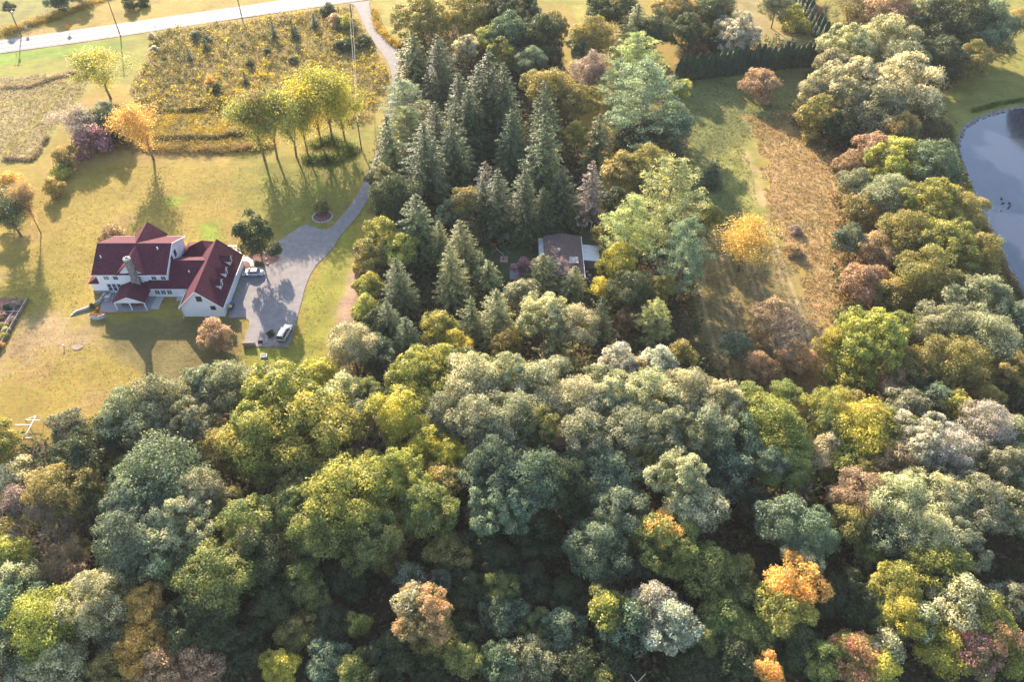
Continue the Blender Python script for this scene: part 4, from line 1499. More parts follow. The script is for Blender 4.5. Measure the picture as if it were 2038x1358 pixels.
# patio furniture
def chair(x, y, rz, label, mat, z=.14):
    r = empty('patio_chair', (x, y, z), rz); tag(r, label, 'chair', 'chairs around the patio table')
    MB().box(-.26, .26, -.26, .26, .4, .45).build('seat', mat, r)
    MB().box(-.26, .26, .22, .27, .46, .95).build('backrest', mat, r)
    for sx_ in (-.22, .22):
        for sy in (-.22, .22): MB().box(sx_ - .02, sx_ + .02, sy - .02, sy + .02, 0, .4).build('leg', mat, r)
tx, ty = G(217, 596)
tb = empty('patio_table', (tx, ty, .14)); tag(tb, 'round grey patio table in the corner by the house wall', 'table')
MB().tube((0, 0, .7), (0, 0, .75), .6, .6, 16).build('tabletop', M_metal, tb)
MB().tube((0, 0, 0), (0, 0, .7), .05, .05, 8).tube((0, 0, 0), (0, 0, .05), .3, .25, 10).build('pedestal', M_metal, tb)
for k, d in enumerate(('right', 'far', 'left', 'near')):
    a = k * math.pi / 2
    chair(tx + 1.0 * math.cos(a), ty + 1.0 * math.sin(a), a - math.pi / 2, 'grey metal chair on the %s side of the patio table' % d, M_metal)
M_red = simple('red_cushion', (.35, .06, .05), .9)
for i, (xx, yy, mt, lab) in enumerate(((-82.6, 125.6, M_wood, 'brown porch armchair at the left under the porch roof'), (-80.9, 125.4, M_red, 'red cushioned porch chair behind the middle post'), (-79.2, 125.5, M_red, 'red cushioned porch chair right of the middle post'))):
    r = empty('porch_chair', (xx, yy, .21)); tag(r, lab, 'chair')
    MB().box(-.35, .35, -.35, .3, .3, .45).build('seat', mt, r)
    MB().box(-.35, .35, .2, .34, .46, 1.0).build('backrest', mt, r)
    for s in (-.4, .36): MB().box(s, s + .06, -.35, .3, 0, .65).build('arm', M_wood, r)
# stakes and clutter by the parking court
wpile = empty('log_pile', (*G(497, 689), .1), .03); tag(wpile, 'stacked split firewood with pale tops at the parking court end', 'firewood')
lg_me = MB().tube((0, -.22, 0), (0, .22, 0), .1, .1, 7).mesh('log', simple('split_log', (.42, .34, .3), .9, .3, 8))
for r_i in range(5):
    for k in range(11):
        link('log', lg_me, wpile, (-1.2 + k * .235 + random.uniform(-.02, .02), random.uniform(-.05, .05), .1 + r_i * .2), random.uniform(-.1, .1))
st = empty('garden_bench', (*G(519, 686), .05), .2); tag(st, 'small dark bench beside the firewood stack', 'bench')
MB().box(-.45, .45, -.2, .2, .42, .48).build('seat', M_dark, st)
MB().box(-.45, .45, .17, .22, .49, .9).build('backrest', M_dark, st)
for s in (-.4, .36): MB().box(s, s + .05, -.2, .2, 0, .41).build('leg', M_dark, st)
mat_b = M_bark_pale
for i, (px, py, ln, az, lab) in enumerate(((541, 690, 3.2, 1.35, 'upright leaning pale branch on the brush heap'), (556, 680, 2.6, .5, 'grey forked branch at the car end of the heap'), (549, 689, 3.0, .05, 'long pale branch lying along the court edge'), (563, 690, 3.2, -.25, 'grey branch lowest on the brush heap'), (536, 684, 1.8, -.1, 'short branch beside the bench'), (568, 683, 2.2, .3, 'short grey branch behind the car'))):
    x, y = G(px, py)
    r = empty('cut_branch', (x, y, .2), az); tag(r, lab, 'branch')
    m_ = MB().tube((-ln / 2, 0, 0), (0, .1, .12), .07, .055, 6).tube((0, .1, .12), (ln / 2, -.1, .1), .055, .03, 6)
    m_.build('stem', mat_b, r)
    MB().tube((0, .1, .12), (.5, .55, .4), .04, .02, 5).tube((.4, 0, .1), (.9, -.45, .25), .035, .015, 5).build('twig', mat_b, r)
x, y = G(552, 672)
plant('u', 540, 667, 7, 'dg', 1.2, 'brown brush pile on the court beside the estate car')
x, y = G(526, 711)
bx_ = empty('white_crate', (x, y, .05), .12); tag(bx_, 'white open box on the grass below the firewood', 'box')
for (a, b_, c, d) in ((-.6, .6, -.4, -.34), (-.6, .6, .34, .4), (-.6, -.54, -.33, .33), (.54, .6, -.33, .33)):
    MB().box(a, b_, c, d, 0, .5).build('side', M_white, bx_)
MB().box(-.53, .53, -.33, .33, .02, .3).build('contents', M_metal, bx_)
# lawn details
x, y = G(128, 692)
lp = empty('lawn_post', (x, y, 0)); tag(lp, 'tiny white-capped post standing in the lawn', 'post')
MB().tube((0, 0, 0), (0, 0, .6), .08).build('post', M_dark, lp)
MB().tube((0, 0, .6), (0, 0, .75), .2, .16, 8).build('cap', M_white, lp)
x, y = G(154, 692)
tag(sheet('bare_soil_spot', np.array([(x + 1.1 * math.cos(a) * (1 + .2 * math.sin(3 * a)), y + .8 * math.sin(a)) for a in np.linspace(0, 2 * math.pi, 14)[:-1]]), .1, M_mud), kind='structure')

# fenced vegetable garden at the left edge
gp = [G(57, 598), G(0, 699), G(-60, 800), G(-90, 700), G(-70, 590)]
gd = empty('vegetable_garden'); tag(gd, 'fenced vegetable plot cut by the left edge of the lawn', 'garden')
sheet('garden_soil', np.array([G(57, 598), G(0, 699), G(-60, 800), G(-130, 700), G(-100, 590), G(20, 594)]), .1, M_mulch).parent = gd
a, b_ = np.array(G(57, 598)), np.array(G(-30, 748))
nb = 9
for k in range(nb + 1):
    p_ = a + (b_ - a) * k / nb
    MB().cbox((p_[0], p_[1], .5), (.12, .12, 1.0)).build('post', M_wood, gd)
    if k < nb:
        q_ = a + (b_ - a) * (k + 1) / nb
        ang = math.atan2(q_[1] - p_[1], q_[0] - p_[0])
        c = (p_ + q_) / 2
        ln = np.hypot(*(q_ - p_)) - .14
        MB().cbox((c[0], c[1], .88), (ln, .07, .1), ang).build('rail', M_stonecap, gd)
        MB().cbox((c[0], c[1], .35), (ln, .05, .5), ang).build('board', M_wood, gd)
a2, b2 = np.array(G(57, 596)), np.array(G(-100, 586))
for k in range(8):
    p_ = a2 + (b2 - a2) * k / 7
    MB().cbox((p_[0], p_[1], .4), (.1, .1, .8)).build('post', M_wood, gd)
for (p_, q_) in (((5, 612), (20, 604)), ((27, 618), (42, 597)), ((15, 640), (30, 618)), ((5, 655), (22, 628)), ((-10, 640), (12, 622)), ((0, 622), (40, 622))):
    x0, y0 = G(*p_); x1, y1 = G(*q_)
    MB().tube((x0, y0, .35), (x1, y1, .35), .06, .06, 5).build('pole', M_stonecap, gd)
for i, (px, py, pal) in enumerate(((16, 615, 'dg'), (8, 652, 'yg'), (14, 660, 'cg'), (32, 610, 'gy'), (4, 632, 'tn'), (26, 640, 'gy'), (10, 672, 'yg'), (2, 690, 'og'))):
    plant('u', px, py, 8, pal, 1.1, 'vegetable plants, ' + ['dark green clump at the garden back', 'lime clump by the fence', 'pale seed heads by the fence', 'dry grey clump in the garden corner', 'brown clump at the garden left', 'dry grey clump mid garden', 'yellow clump lower in the garden', 'orange-leafed clump lowest in the garden'][i])

# white swing frame
sw = empty('swing_frame', (0, 0, 0)); tag(sw, 'white tubular swing frame standing at the left lawn edge', 'swing set')
def pipe(p_, q_, z0, z1, nm='pipe', r=.06):
    x0, y0 = G(*p_, z0); x1, y1 = G(*q_, z1)
    MB().tube((x0, y0, z0), (x1, y1, z1), r, r, 6).build(nm, M_white, sw)
pipe((72, 828), (53, 863), 2.3, 2.3, 'top_bar', .09)
pipe((72, 828), (88, 842), 2.3, 0, 'leg'); pipe((72, 828), (50, 836), 2.3, 0, 'leg')
pipe((53, 863), (67, 874), 2.3, 0, 'leg'); pipe((53, 863), (38, 872), 2.3, 0, 'leg')
pipe((52, 836), (80, 837), 1.1, 1.1, 'cross_bar'); pipe((30, 846), (63, 846), 1.1, 1.1, 'cross_bar'); pipe((35, 872), (63, 872), .9, .9, 'cross_bar')

# ------------------------------------------------------------------ poles, wires, signs
def pole(base, H, label, lean=(0, 0), arm=True, trans=False):
    x, y = G(*base)
    r = empty('utility_pole', (x, y, 0)); tag(r, label, 'utility pole')
    MB().tube((0, 0, 0), (lean[0], lean[1], H), .19, .12, 10).build('pole', M_pole, r)
    if arm:
        MB().cbox((lean[0], lean[1], H - .5), (2.4, .12, .14), .1).build('crossarm', M_wood, r)
        for s in (-1, 0, 1): MB().tube((lean[0] + s * 1.05, lean[1], H - .42), (lean[0] + s * 1.05, lean[1], H - .2), .07, .05, 6).build('insulator', M_white, r)
    if trans:
        MB().tube((lean[0] + .4, lean[1], H - 2.2), (lean[0] + .4, lean[1], H - 1.2), .28, .28, 10).build('transformer', M_metal, r)
    return Vector((x + lean[0], y + lean[1], H))
pA = pole((240, 72), 12.5, 'bare wooden utility pole below the road, casting a long shadow')
pB = pole((43, 72), 9.5, 'utility pole with pale transformer at the top left', trans=True)
pC = pole((483, 40), 12.5, 'utility pole at the road near the young pines')
pD = pole((706, 74), 11, 'utility pole near the lane mouth at the meadow corner')
pE = pole((720, 300), 8.6, 'short utility pole on the bright grass above the driveway', arm=False)
x, y = G(1155, 492)
pF = pole((1156, 490), 6.5, 'wooden pole at the back corner of the cabin')
x, y = G(1175, 462)
r = empty('wooden_post', (x, y, 0)); tag(r, 'pale wooden post standing behind the metal-roofed shed', 'post')
MB().tube((0, 0, 0), (.1, 0, 3.0), .12, .1, 8).build('post', M_bark_pale, r)
MB().cbox((.1, 0, 2.9), (.5, .3, .35)).build('box', M_metal, r)


def wire(p_, q_, sag, label, r=.02, n=14):
    mb = MB()
    prev = None
    for k in range(n + 1):
        s = k / n
        c = Vector(p_).lerp(Vector(q_), s) - Vector((0, 0, sag * 4 * s * (1 - s)))
        if prev is not None: mb.tube(prev, c, r, r, 4, False)
        prev = c
    tag(mb.build('wire', M_cable), label, 'wire')
wire(pD + Vector((-.4, 0, -.4)), pE + Vector((0, 0, -.1)), 1.0, 'left overhead cable from the meadow corner pole to the short pole', .035)
wire(pD + Vector((.5, 0, -.4)), pE + Vector((.1, 0, -.5)), 1.3, 'right overhead cable from the meadow corner pole to the short pole', .035)
wire(pD + Vector((-.6, 0, -.3)), pC + Vector((.6, 0, -.4)), 1.5, 'road-side cable between the lane pole and the pole by the young pines')
wire(pA + Vector((.9, 0, -.2)), pC + Vector((-.9, 0, -.2)), 1.5, 'cable between the long-shadow pole and the pole by the young pines')
wire(pB + Vector((.9, 0, -.2)), pA + Vector((-.9, 0, -.2)), 1.5, 'cable between the transformer pole and the long-shadow pole')

x, y = G(139, 64)
sg = empty('warning_sign', (x, y, 0)); tag(sg, 'orange diamond road work sign beyond the road', 'road sign')
MB().tube((0, 0, 0), (0, 0, 2.4), .05).build('post', M_metal, sg)
MB().prism([(0, 1.2), (.85, 2.05), (0, 2.9), (-.85, 2.05)], 'y', -.09, -.055).build('panel', simple('sign_orange', (.75, .2, .02), .5), sg)
x, y = G(57, 66)
sg = empty('road_sign', (x, y, 0)); tag(sg, 'pale square sign beyond the road beside the transformer pole', 'road sign')
MB().tube((0, 0, 0), (0, 0, 2.6), .05).build('post', M_metal, sg)
MB().box(-.5, .5, -.09, -.055, 1.5, 2.7).build('panel', M_metal, sg)
x, y = G(311, 61)
sg = empty('road_marker', (x, y, 0)); tag(sg, 'thin dark marker post at the road edge above the meadow corner', 'post')
MB().tube((0, 0, 0), (0, 0, 2.3), .06).build('post', M_pole, sg)
MB().box(-.12, .12, -.08, -.06, 1.9, 2.3).build('reflector', M_white, sg)
x, y = G(33, 108)
sg = empty('road_marker', (x, y, 0)); tag(sg, 'short marker post on the verge below the road at the left', 'post')
MB().tube((0, 0, 0), (0, 0, 1.2), .07).build('post', M_pole, sg)
MB().box(-.1, .1, -.09, -.07, .9, 1.2).build('reflector', M_white, sg)

# hunting blind among the oaks
x, y = G(1115, 880, 15)
hb = empty('tree_stand', (x, y, 0)); tag(hb, 'dark red-brown box stand poking out of the oak canopy', 'hunting blind')
M_stand = simple('red_brown_boards', (.013, .010, .009), .95, spec=0.0)
MB().box(-.7, .7, -.7, .7, 13.2, 15.0).build('box', M_stand, hb)
MB().box(-.85, .85, -.85, .85, 15.01, 15.1).build('roof', M_stand, hb)
MB().box(-.5, .5, -.76, -.705, 14.0, 14.5).build('opening', M_dark, hb)
for sx_ in (-.6, .6):
    for sy in (-.6, .6): MB().tube((sx_ * 2, sy * 2, 0), (sx_, sy, 13.2), .09, .08, 6).build('leg', M_wood, hb)

# snag at the bottom edge
x, y = G(1270, 1352, 6)
sn = empty('dead_snag', (x, y, 0)); tag(sn, 'forked pale dead snag poking up at the bottom edge', 'dead tree')
MB().tube((0, 0, 0), (0, 0, 4.5), .14, .1, 8).build('trunk', M_bark_pale, sn)
MB().tube((0, 0, 4.5), (-1.0, .5, 6.2), .08, .05, 6).build('branch', M_bark_pale, sn)
MB().tube((0, 0, 4.5), (1.0, .5, 6.3), .08, .05, 6).build('branch', M_bark_pale, sn)

# ducks on the pond
dm = MB().blob((0, 0, .1), (.36, .2, .17), 8, 5).mesh('body', M_dark, True)
hm = MB().tube((.25, 0, .15), (.34, 0, .36), .07, .05, 6).blob((.38, 0, .4), (.1, .07, .07), 6, 4).mesh('head', M_dark)
tm_ = MB().add([(-.3, -.1, .12), (-.3, .1, .12), (-.55, 0, .24)], [(0, 1, 2)]).mesh('tail', M_dark)
for i, (px, py, lab) in enumerate(((1994, 394, 'topmost dark duck of the flock on the pond'), (1997, 403, 'dark duck just under the topmost one'), (2010, 403, 'dark duck at the right of the flock'), (2011, 408, 'dark duck under the right-hand one'), (2008, 412, 'dark duck lowest at the right of the flock'), (1993, 417, 'lone dark duck at the flock lower left'))):
    x, y = G(px, py)
    d = empty('duck', (x, y, -.28), random.uniform(0, 6)); tag(d, lab, 'duck', 'ducks swimming on the pond')
    d.scale = (1.05, 1.05, 1.05)
    link('body', dm, d); link('head', hm, d); link('tail', tm_, d)
# ------------------------------------------------------------------ every tree and shrub: kind|px|py|half width|palette|height|label
TREES = '''
B|840|45|52|ol|16|olive green broad tree at the top edge beside the curving lane
B|938|32|50|ol|16|dark olive tree with yellow tips at the top edge right of the lane-side tree
B|990|12|42|dg|17|dark round tree cut by the top edge, right of the yellow-tipped olive tree
B|1035|25|42|dg|18|dark tree at the top edge just left of the sunlit grass gap
B|1010|70|42|bg|16|blue-grey green tree below the dark trees at the top edge
B|1075|70|42|dg|16|dark broad crown beside the shaded side of the sunlit grass gap
B|1105|52|30|oo|14|golden olive crown bordering the sunlit grass gap
B|1058|122|30|bg|13|small blue-green round tree above the golden oak by the tall spruces
B|998|112|26|yg|13|small yellow-green crown between blue-green tree and the tallest spruces
M|972|78|24|yg|14|bright yellow-green top peeking over the tall spruces
M|926|98|26|cg|14|pale tan-grey leafed tree above the tall spruce group
M|1085|130|34|dg|11|shaded dark tree at the foot of the sunlit grass gap
B|1180|78|42|ol|17|olive-grey crown right of the sunlit grass gap
B|1160|100|28|bg|13|blue-green lower crown hugging the right rim of the grass gap
B|1215|20|46|dg|17|dark crown cut by the top edge right of the sunlit grass gap
S|1272|5|42|sl|18|grey-green layered conifer above the large pale pines
B|1305|60|36|dg|15|dark crown behind the top pale pine
B|1345|22|42|oo|15|orange-brown topped tree at the top edge above the hedge
B|1368|62|34|dg|13|dark tree just above the left end of the clipped hedge
B|1420|25|42|dg|15|very dark tree at the top edge above the hedge's middle
B|1470|70|46|si|14|silvery grey dome tree leaning over the dark hedge
B|1425|85|26|dg|10|small dark crown left of the silvery dome tree
B|1545|10|30|gg|12|grey-green crown at the top edge inside the hedge corner
U|1582|50|24|yg|6|bright yellow-green round bush inside the hedge corner
U|1568|22|22|yg|6|smaller yellow bush behind the round bush inside the hedge
D|1642|30|18|gy|9|slender bare tree on the lawn right of the hedge
O|1700|18|42|oo|12|thin orange-olive tree at the top edge right of the hedge
B|1765|25|48|tn|15|tan fading crown at the top edge, left of the huge dark tree
B|1835|20|46|cg|15|pale brown-green crown at the top edge between tan and dark trees
B|1905|45|62|dg|18|huge dark green tree at the top right above the pond
B|1968|62|50|bg|16|blue-green right half of the dark group above the pond
B|1880|112|48|dg|14|dark lower crown casting shade on the pond lawn
B|1935|118|38|ol|12|olive lower crown at the edge of the pond lawn
B|2032|40|28|oo|13|olive-gold tree cut by the right edge at the top
B|1690|95|50|cg|15|cream-green crown beside the hedge end
B|1755|85|52|cg|15|cream-green crown between the hedge-end tree and the tan tree
B|1800|125|44|gg|13|grey-green crown above the large cream oak
M|1655|128|32|cg|12|pale knobbly crown overhanging the shaded field at the hedge end
M|1618|178|28|cg|12|small cream crown poking out into the shaded field
B|1700|175|64|cg|16|big cream-green oak left half of the wide crown above the orange maple
B|1790|180|70|cg|17|big cream-green oak right half, above the orange maple by the pond
B|1745|228|55|gg|13|grey-green front of the wide cream oak
M|1622|235|38|ol|11|dark olive crown at the field edge under the cream oak
M|1672|258|36|dg|9|shaded dark crown at the edge of the orange field
M|1790|262|34|oo|12|orange-brown maple between the cream oak and the pond
M|1735|300|40|tn|10|rust-pink tree above the green crowns by the pond
M|1690|330|26|tn|8|pinkish scrub tree at the top of the orange field edge
B|1790|320|56|yg|14|green-gold domed oak nearest the pond's left curve
B|1855|335|52|bg|14|green crown touching the pond's curved edge
M|1702|365|32|gg|10|small grey-green crown at the orange field's edge, upper one
B|1770|395|50|gg|13|grey-green crown in the middle of the pond-side row
B|1848|405|58|yg|15|bright gold-green crown in the middle of the pond-side row
B|1905|425|44|ol|13|olive crown beside the ducks' stretch of pond
M|1712|425|34|oo|10|yellowish olive crown left side of the pond-side row
B|1800|470|52|ol|13|olive crown below the gold-green one in the pond-side row
B|1880|490|60|yg|15|wide yellow-green crown near the pond, lower half of the row
M|1690|480|28|bg|9|small blue-green crown alone at the orange field's right edge
M|1745|500|38|tn|9|tan faded crown inside the pond-side row
B|1945|505|42|ol|13|olive crown right against the pond bank
B|1840|555|56|ol|13|deep olive crown with dark hollow at the row's lower end
M|1720|565|42|tn|7|pale brown scrub crown at the orange field's lower right
M|1780|590|40|ol|8|dull olive crown beside the brown scrub
B|1945|600|66|gg|15|large grey-green oak by the pond's lower end
B|1880|655|56|gg|14|grey-green oak just below the pond-end oak
B|1965|680|60|gg|15|grey-green oak at the right edge below the pond
B|2022|640|36|bg|13|blue-green crown cut by right edge below the pond
B|2025|730|46|ol|14|olive crown cut by right edge, mid height
B|1910|730|58|ol|14|olive crown over a dark hollow at the right
B|1835|730|48|ol|12|olive-brown crown right of the bright yellow-green tree
B|1735|680|66|yg|15|large bright yellow-green tree at the foot of the orange field
M|1665|690|38|ye|10|soft yellow crown at the orange field's lower tip
M|1690|745|44|yg|10|yellow-green low crown above the brightest yellow maple
M|1790|660|34|lg|11|light green crown on the shoulder of the large yellow-green tree
M|1790|770|38|tn|9|brownish crown between yellow maple and olive trees
T|1428|316|19|sp|8|small dark conifer standing alone in the shaded mown field
M|1516|172|33|tn|8|round orange-pink tree standing alone on the shaded field
o|1470|540|52|og|13|golden tree with visible dark trunk at the edge of the mown rows
M|1415|430|24|yg|9|small yellow-green tree beside the big pines by the mown rows
U|1580|500|17|tn|2.5|low dark bush in the orange field
U|1583|460|12|gy|1|low pale weeds clump in the orange field
D|1570|668|50|pk|11|pinkish twiggy tree at the lower end of the mown rows
M|1535|640|40|pk|7|low pink-tan leafed crown behind the twiggy pink tree
M|1462|688|30|bg|8|blue-green tree at the lower left of the twiggy pink tree
M|1508|735|32|tn|7|brown shaded tree below the twiggy pink tree
M|1580|715|34|pk|7|pink-brown crown right in front of the twiggy pink tree
P|1272|66|54|py|22|round pale green pine, topmost of the pine group
P|1292|122|72|pn|26|largest pale blue-green pine above the cabin clearing
P|1235|120|34|pn|19|narrow pine on the left flank of the largest pine
P|1345|320|66|py|24|broad yellow-green pine right of the cabin
P|1262|395|56|py|18|pale yellow-green pine limb mass left of the broad pine
P|1372|440|52|pn|21|blue-green ragged pine below the broad pine by the mown rows
P|1310|600|34|py|13|bright green pine in front of the woods below the cabin
M|1315|575|28|ol|10|olive crown behind the bright green small pine
B|1290|330|40|ol|14|olive crown behind the broad yellow-green pine
M|1352|180|22|yg|15|little yellow sprig crown on the largest pine's right flank
B|1340|250|42|bg|13|dark blue-green crown under the largest pine
B|1270|280|44|dg|11|dark shaded crown left under the largest pine
B|1180|145|40|gy|15|pale lavender-grey half bare tree between spruces and pines
B|1100|180|46|ol|17|golden olive dome tree behind the tall central spruces
B|1155|205|38|oo|15|golden-orange rounded crown right of the golden olive dome
M|1060|165|24|ol|15|olive crown between the two spruce groups
T|1195|225|30|sl|15|slim olive spruce between golden crown and big pine
M|1145|268|22|yg|11|small yellow crown among the spruces above the cabin
T|1182|318|28|gy|17|dead grey conifer standing above the cabin clearing
M|1238|340|38|oo|12|olive-orange crown between dead conifer and broad pine
M|1225|408|30|dg|9|dark green rounded tree at the clearing's back right
B|1228|528|34|ye|12|bright yellow maple right of the cabin
M|1196|574|20|ye|8|low yellow crown against the bright yellow maple
B|1258|580|42|dg|12|dark green maple shaded behind the bright yellow one
M|1262|628|26|tn|6|rust brown small tree right of the clearing path
U|1218|500|17|pk|4|small pinkish flowering shrub beside the metal-roofed shed
M|1200|470|20|ol|6|small dark shrub tree behind the metal-roofed shed
T|818|58|30|sl|15|slim tan-green spruce nearest the curving lane
S|870|68|34|sp|19|dark spruce second from the curving lane
S|972|102|52|sp|26|widest spruce of the tall central group
S|1003|122|40|sp|24|tall spruce on the right shoulder of the widest one
S|912|142|36|sp|21|dark spruce left shoulder of the tall central group
S|932|175|36|sp|20|grey spruce in front of the tall central group
S|1083|160|34|sp|22|grey-green spruce above the broad central one
S|1085|222|46|sp|26|broad grey-green spruce directly behind the cabin
S|950|128|34|sp|22|dark spruce behind the widest one
S|865|200|32|sp|18|dark spruce left of the tall central group, upper
S|842|242|46|sp|21|wide dark spruce left of the tall central group, lower
S|897|235|38|sp|18|dark spruce in shade between the lower left spruces
S|1018|215|34|sp|20|deep green spruce under the right shoulder
P|802|160|46|pn|15|pale blue-green pine overhanging the hidden part of the lane
T|768|228|34|sl|16|tan-green spruce beside the bright green grass wedge
P|805|215|34|py|12|yellow-green pine low beside the lane
M|888|268|26|yg|10|narrow yellow-green tree among dark spruces
S|990|335|38|sp|18|dark spruce left behind the cabin clearing
S|1045|335|36|sp|19|dark spruce in the middle behind the cabin
S|1120|330|36|sp|16|dark spruce right behind the cabin
S|960|355|32|sp|15|dark spruce at the clearing's left back corner
S|1082|372|30|sp|13|low dark spruce close behind the cabin roof
T|965|320|24|gy|12|pale dead spruce inside the dark trees left of the clearing
B|932|402|34|oo|12|golden olive rounded tree left of the clearing
M|898|430|28|bg|9|blue-green crown beside the golden olive tree
B|785|395|46|dg|13|dark broad crown touching the driveway bend
M|760|355|28|sl|10|tan-green crown where the driveway emerges
S|826|385|42|sb|17|large blue-green spruce right of the driveway bend
S|873|438|26|sl|12|small olive spruce between the blue-green spruces
S|914|436|36|sl|14|olive-tipped spruce left of the cabin clearing
S|893|484|34|sl|16|pale-tipped spruce below the pair left of the clearing
M|765|480|40|yg|9|yellow-green bushy crown on the lawn edge right of the driveway
M|740|515|34|ol|7|olive brushy crown at the lawn edge
M|800|500|34|yg|9|yellow-tipped crown between lawn edge and spruces
S|786|512|34|sb|15|blue-green spruce at the lawn edge, middle one
S|768|598|30|sb|12|blue-green spruce at the lawn edge, lower one
S|805|630|32|sb|12|shaded dark green spruce below the clearing
T|972|518|28|sl|9|small bright-tipped conifer at the clearing's near left
T|955|500|20|sl|8|wispy olive conifer at the clearing's left rim
S|1080|506|36|sl|9|golden green conifer in front of the cabin's left half
S|1145|530|28|sl|9|narrow golden conifer in front of the cabin's right half
B|1085|634|54|cg|14|cream-grey oak directly in front of the cabin, left part
B|1142|648|44|cg|13|cream-grey oak in front of the cabin, right part
M|1035|590|34|cg|9|tan-leafed crown at the left rim of the cream oak
N|1200|588|32|sp|14|dark drooping spruce with bare ground beside it
N|938|590|32|sl|13|drooping-limbed conifer with open feathery boughs
S|988|575|42|sl|15|olive rounded conifer beside the drooping feathery one
N|1106|642|42|sl|13|pale golden conifer standing proud of the grey oaks
M|870|650|32|yg|10|yellow-green crown in front of the shaded green spruce
M|905|690|30|ye|9|yellow crown behind the grey oak canopy
M|735|570|28|yg|7|yellow-green bush crown low on the lawn's right edge
M|730|620|30|yg|7|yellow olive crown below it on the lawn's right edge
M|752|650|30|dg|8|dark crown at the lawn edge near the woods
B|700|688|46|cg|12|cream-grey leafed tree at the lawn's lower right corner
M|748|700|34|bg|9|blue-green shaded crown right of the cream-grey corner tree
M|770|740|30|dg|8|deep green crown in the gap of the woods
M|632|745|30|ye|9|thin yellow tree rising at the lawn's lower edge
M|690|790|38|cg|11|tan-grey crown behind the big yellow-green tree
M|725|830|34|gg|11|grey leafed crown in the dark gap right of the big yellow-green tree
D|745|880|30|gy|10|grey twiggy dead tree in the dark gap
O|195|130|44|ye|15|straw-yellow open tree at the left beside the brush field
o|306|318|46|og|16|orange-topped slender tree on the lawn above the farmhouse
U|186|282|34|pu|7|purple-leafed round tree at the lawn's upper left
O|142|240|32|gy|10|thin grey-green tree left of the purple tree
M|215|240|30|bg|7|dark green clump behind the purple tree
M|232|262|26|dg|6|dark shrub clump right of the purple tree
M|168|250|24|bg|8|blue-green crown just behind the purple tree
U|119|342|17|yg|4|bright lime bush at the lawn's left border
U|130|318|22|oo|5|golden brown bush above the lime bush
U|105|375|18|oo|4|golden weeds bush below the lime bush
o|42|470|46|dg|12|dark green leaning tree at the left edge of the lawn
o|82|465|22|tn|14|thin sparse tree right of the leaning dark tree
M|12|400|26|ol|9|olive crown cut by left edge beside the leaning tree
M|25|370|26|og|6|golden brush at the left edge above the leaning tree
o|527|318|50|yg|19|leftmost tall tree of the yellow stand on the lawn
o|552|315|44|ol|19|dark green tall tree second from left in the yellow stand
o|590|312|46|yg|19|green tall tree in the middle of the yellow stand
o|640|288|50|ye|19|yellow-green tall tree with paired trunks in the yellow stand
o|662|282|52|ye|21|brightest yellow tall tree at the right of the yellow stand
o|688|285|38|ye|18|yellow tree at the far right of the stand beside the pole
o|612|305|34|yg|17|thin yellow tree fourth from the left in the stand
M|525|525|0|dg|8|PLACEHOLDER
U|641|412|15|ol|3|small shrub in the ringed bed beside the driveway
m|437|688|32|pk|6.5|orange-tan leafed small tree at the garage corner
U|225|470|24|tn|3|rust red shrub behind the farmhouse
C|403|72|9|sp|5|young pine in the meadow near the road, left one
C|372|98|9|sp|4|young pine in the meadow left of the other pines
C|540|42|9|sp|6|narrow young pine against the road
C|578|38|10|sp|7|tallest young pine against the road
C|585|46|8|sp|5|young pine right next to the tallest one
C|622|26|12|sp|5|bushy young pine near the lane mouth
C|484|142|8|sp|4|lone young pine in the meadow middle
M|655|22|14|dg|4|dark round bush near the lane mouth
U|690|48|16|yg|3|lime bush near the lane's top
U|668|45|16|pk|3|brown bush beside the lime bush
U|690|88|16|sp|4|dark green bush under the wires
U|676|92|12|dg|3|small dark bush left of the one under the wires
U|725|85|16|dg|3|grey-green bush near the lane
U|498|128|8|dg|2|small dark round bush in the meadow
U|302|75|9|gy|3|grey shrub at the meadow's upper left corner
U|308|98|8|si|2|pale shrub at the meadow's left edge
U|390|70|10|bg|3|blue-green bush among young pines
U|410|80|10|sp|3|dark bush among young pines
U|420|165|12|og|2.5|orange bush in the meadow
U|432|178|12|dg|2.5|dark bush beside the orange one in the meadow
U|585|120|9|dg|2|round dark bush in the right part of the meadow
U|532|102|7|dg|2|tiny dark bush in the meadow middle
m|30|45|12|dg|7|dark bushy tree beyond the road at the left edge
m|125|18|26|bg|4|grey-green thicket beyond the road
m|165|6|20|bg|4|blue-green thicket beyond the road, right one
m|262|18|14|dg|4|small green tree on the verge beyond the road
U|285|5|12|dg|3|shrub beyond the road at the top edge
B|0|885|36|yg|13|yellow-green crown cut by left edge below the lawn
M|30|940|26|cg|10|tan-yellow crown beside the white swing frame
M|138|850|32|gg|11|grey-green crown right of the white swing frame
B|165|910|50|dg|13|dark grey-green oak at the lawn's lower left
B|262|825|58|gg|15|grey oak at the lawn's lower edge
B|320|800|52|gg|15|grey oak right of it along the lawn's lower edge
B|385|840|56|gg|14|grey oak set behind the lawn-edge oaks
B|452|770|50|gg|14|grey oak at the tip of the house shadow
B|528|762|32|si|12|small silver-grey crown left of the lawn's lower corner
B|395|770|34|gg|14|grey leafy crown between lawn-edge oaks
B|230|875|44|dg|12|dark grey crown in shade under the lawn-edge oaks
B|440|900|48|ol|12|olive crown in the shade below the grey oaks
B|560|805|78|yg|17|large yellow-green tree at the lawn's lower corner, upper crown
B|620|860|78|yg|16|large yellow-green tree, right crown
B|520|880|66|yg|15|large yellow-green tree, lower left crown
B|585|930|60|ol|13|olive-green skirt of the large yellow-green tree
B|115|980|58|oo|13|gold-olive tree at the left, below the swing frame
M|45|1000|36|gy|10|grey-brown half bare tree at the left edge
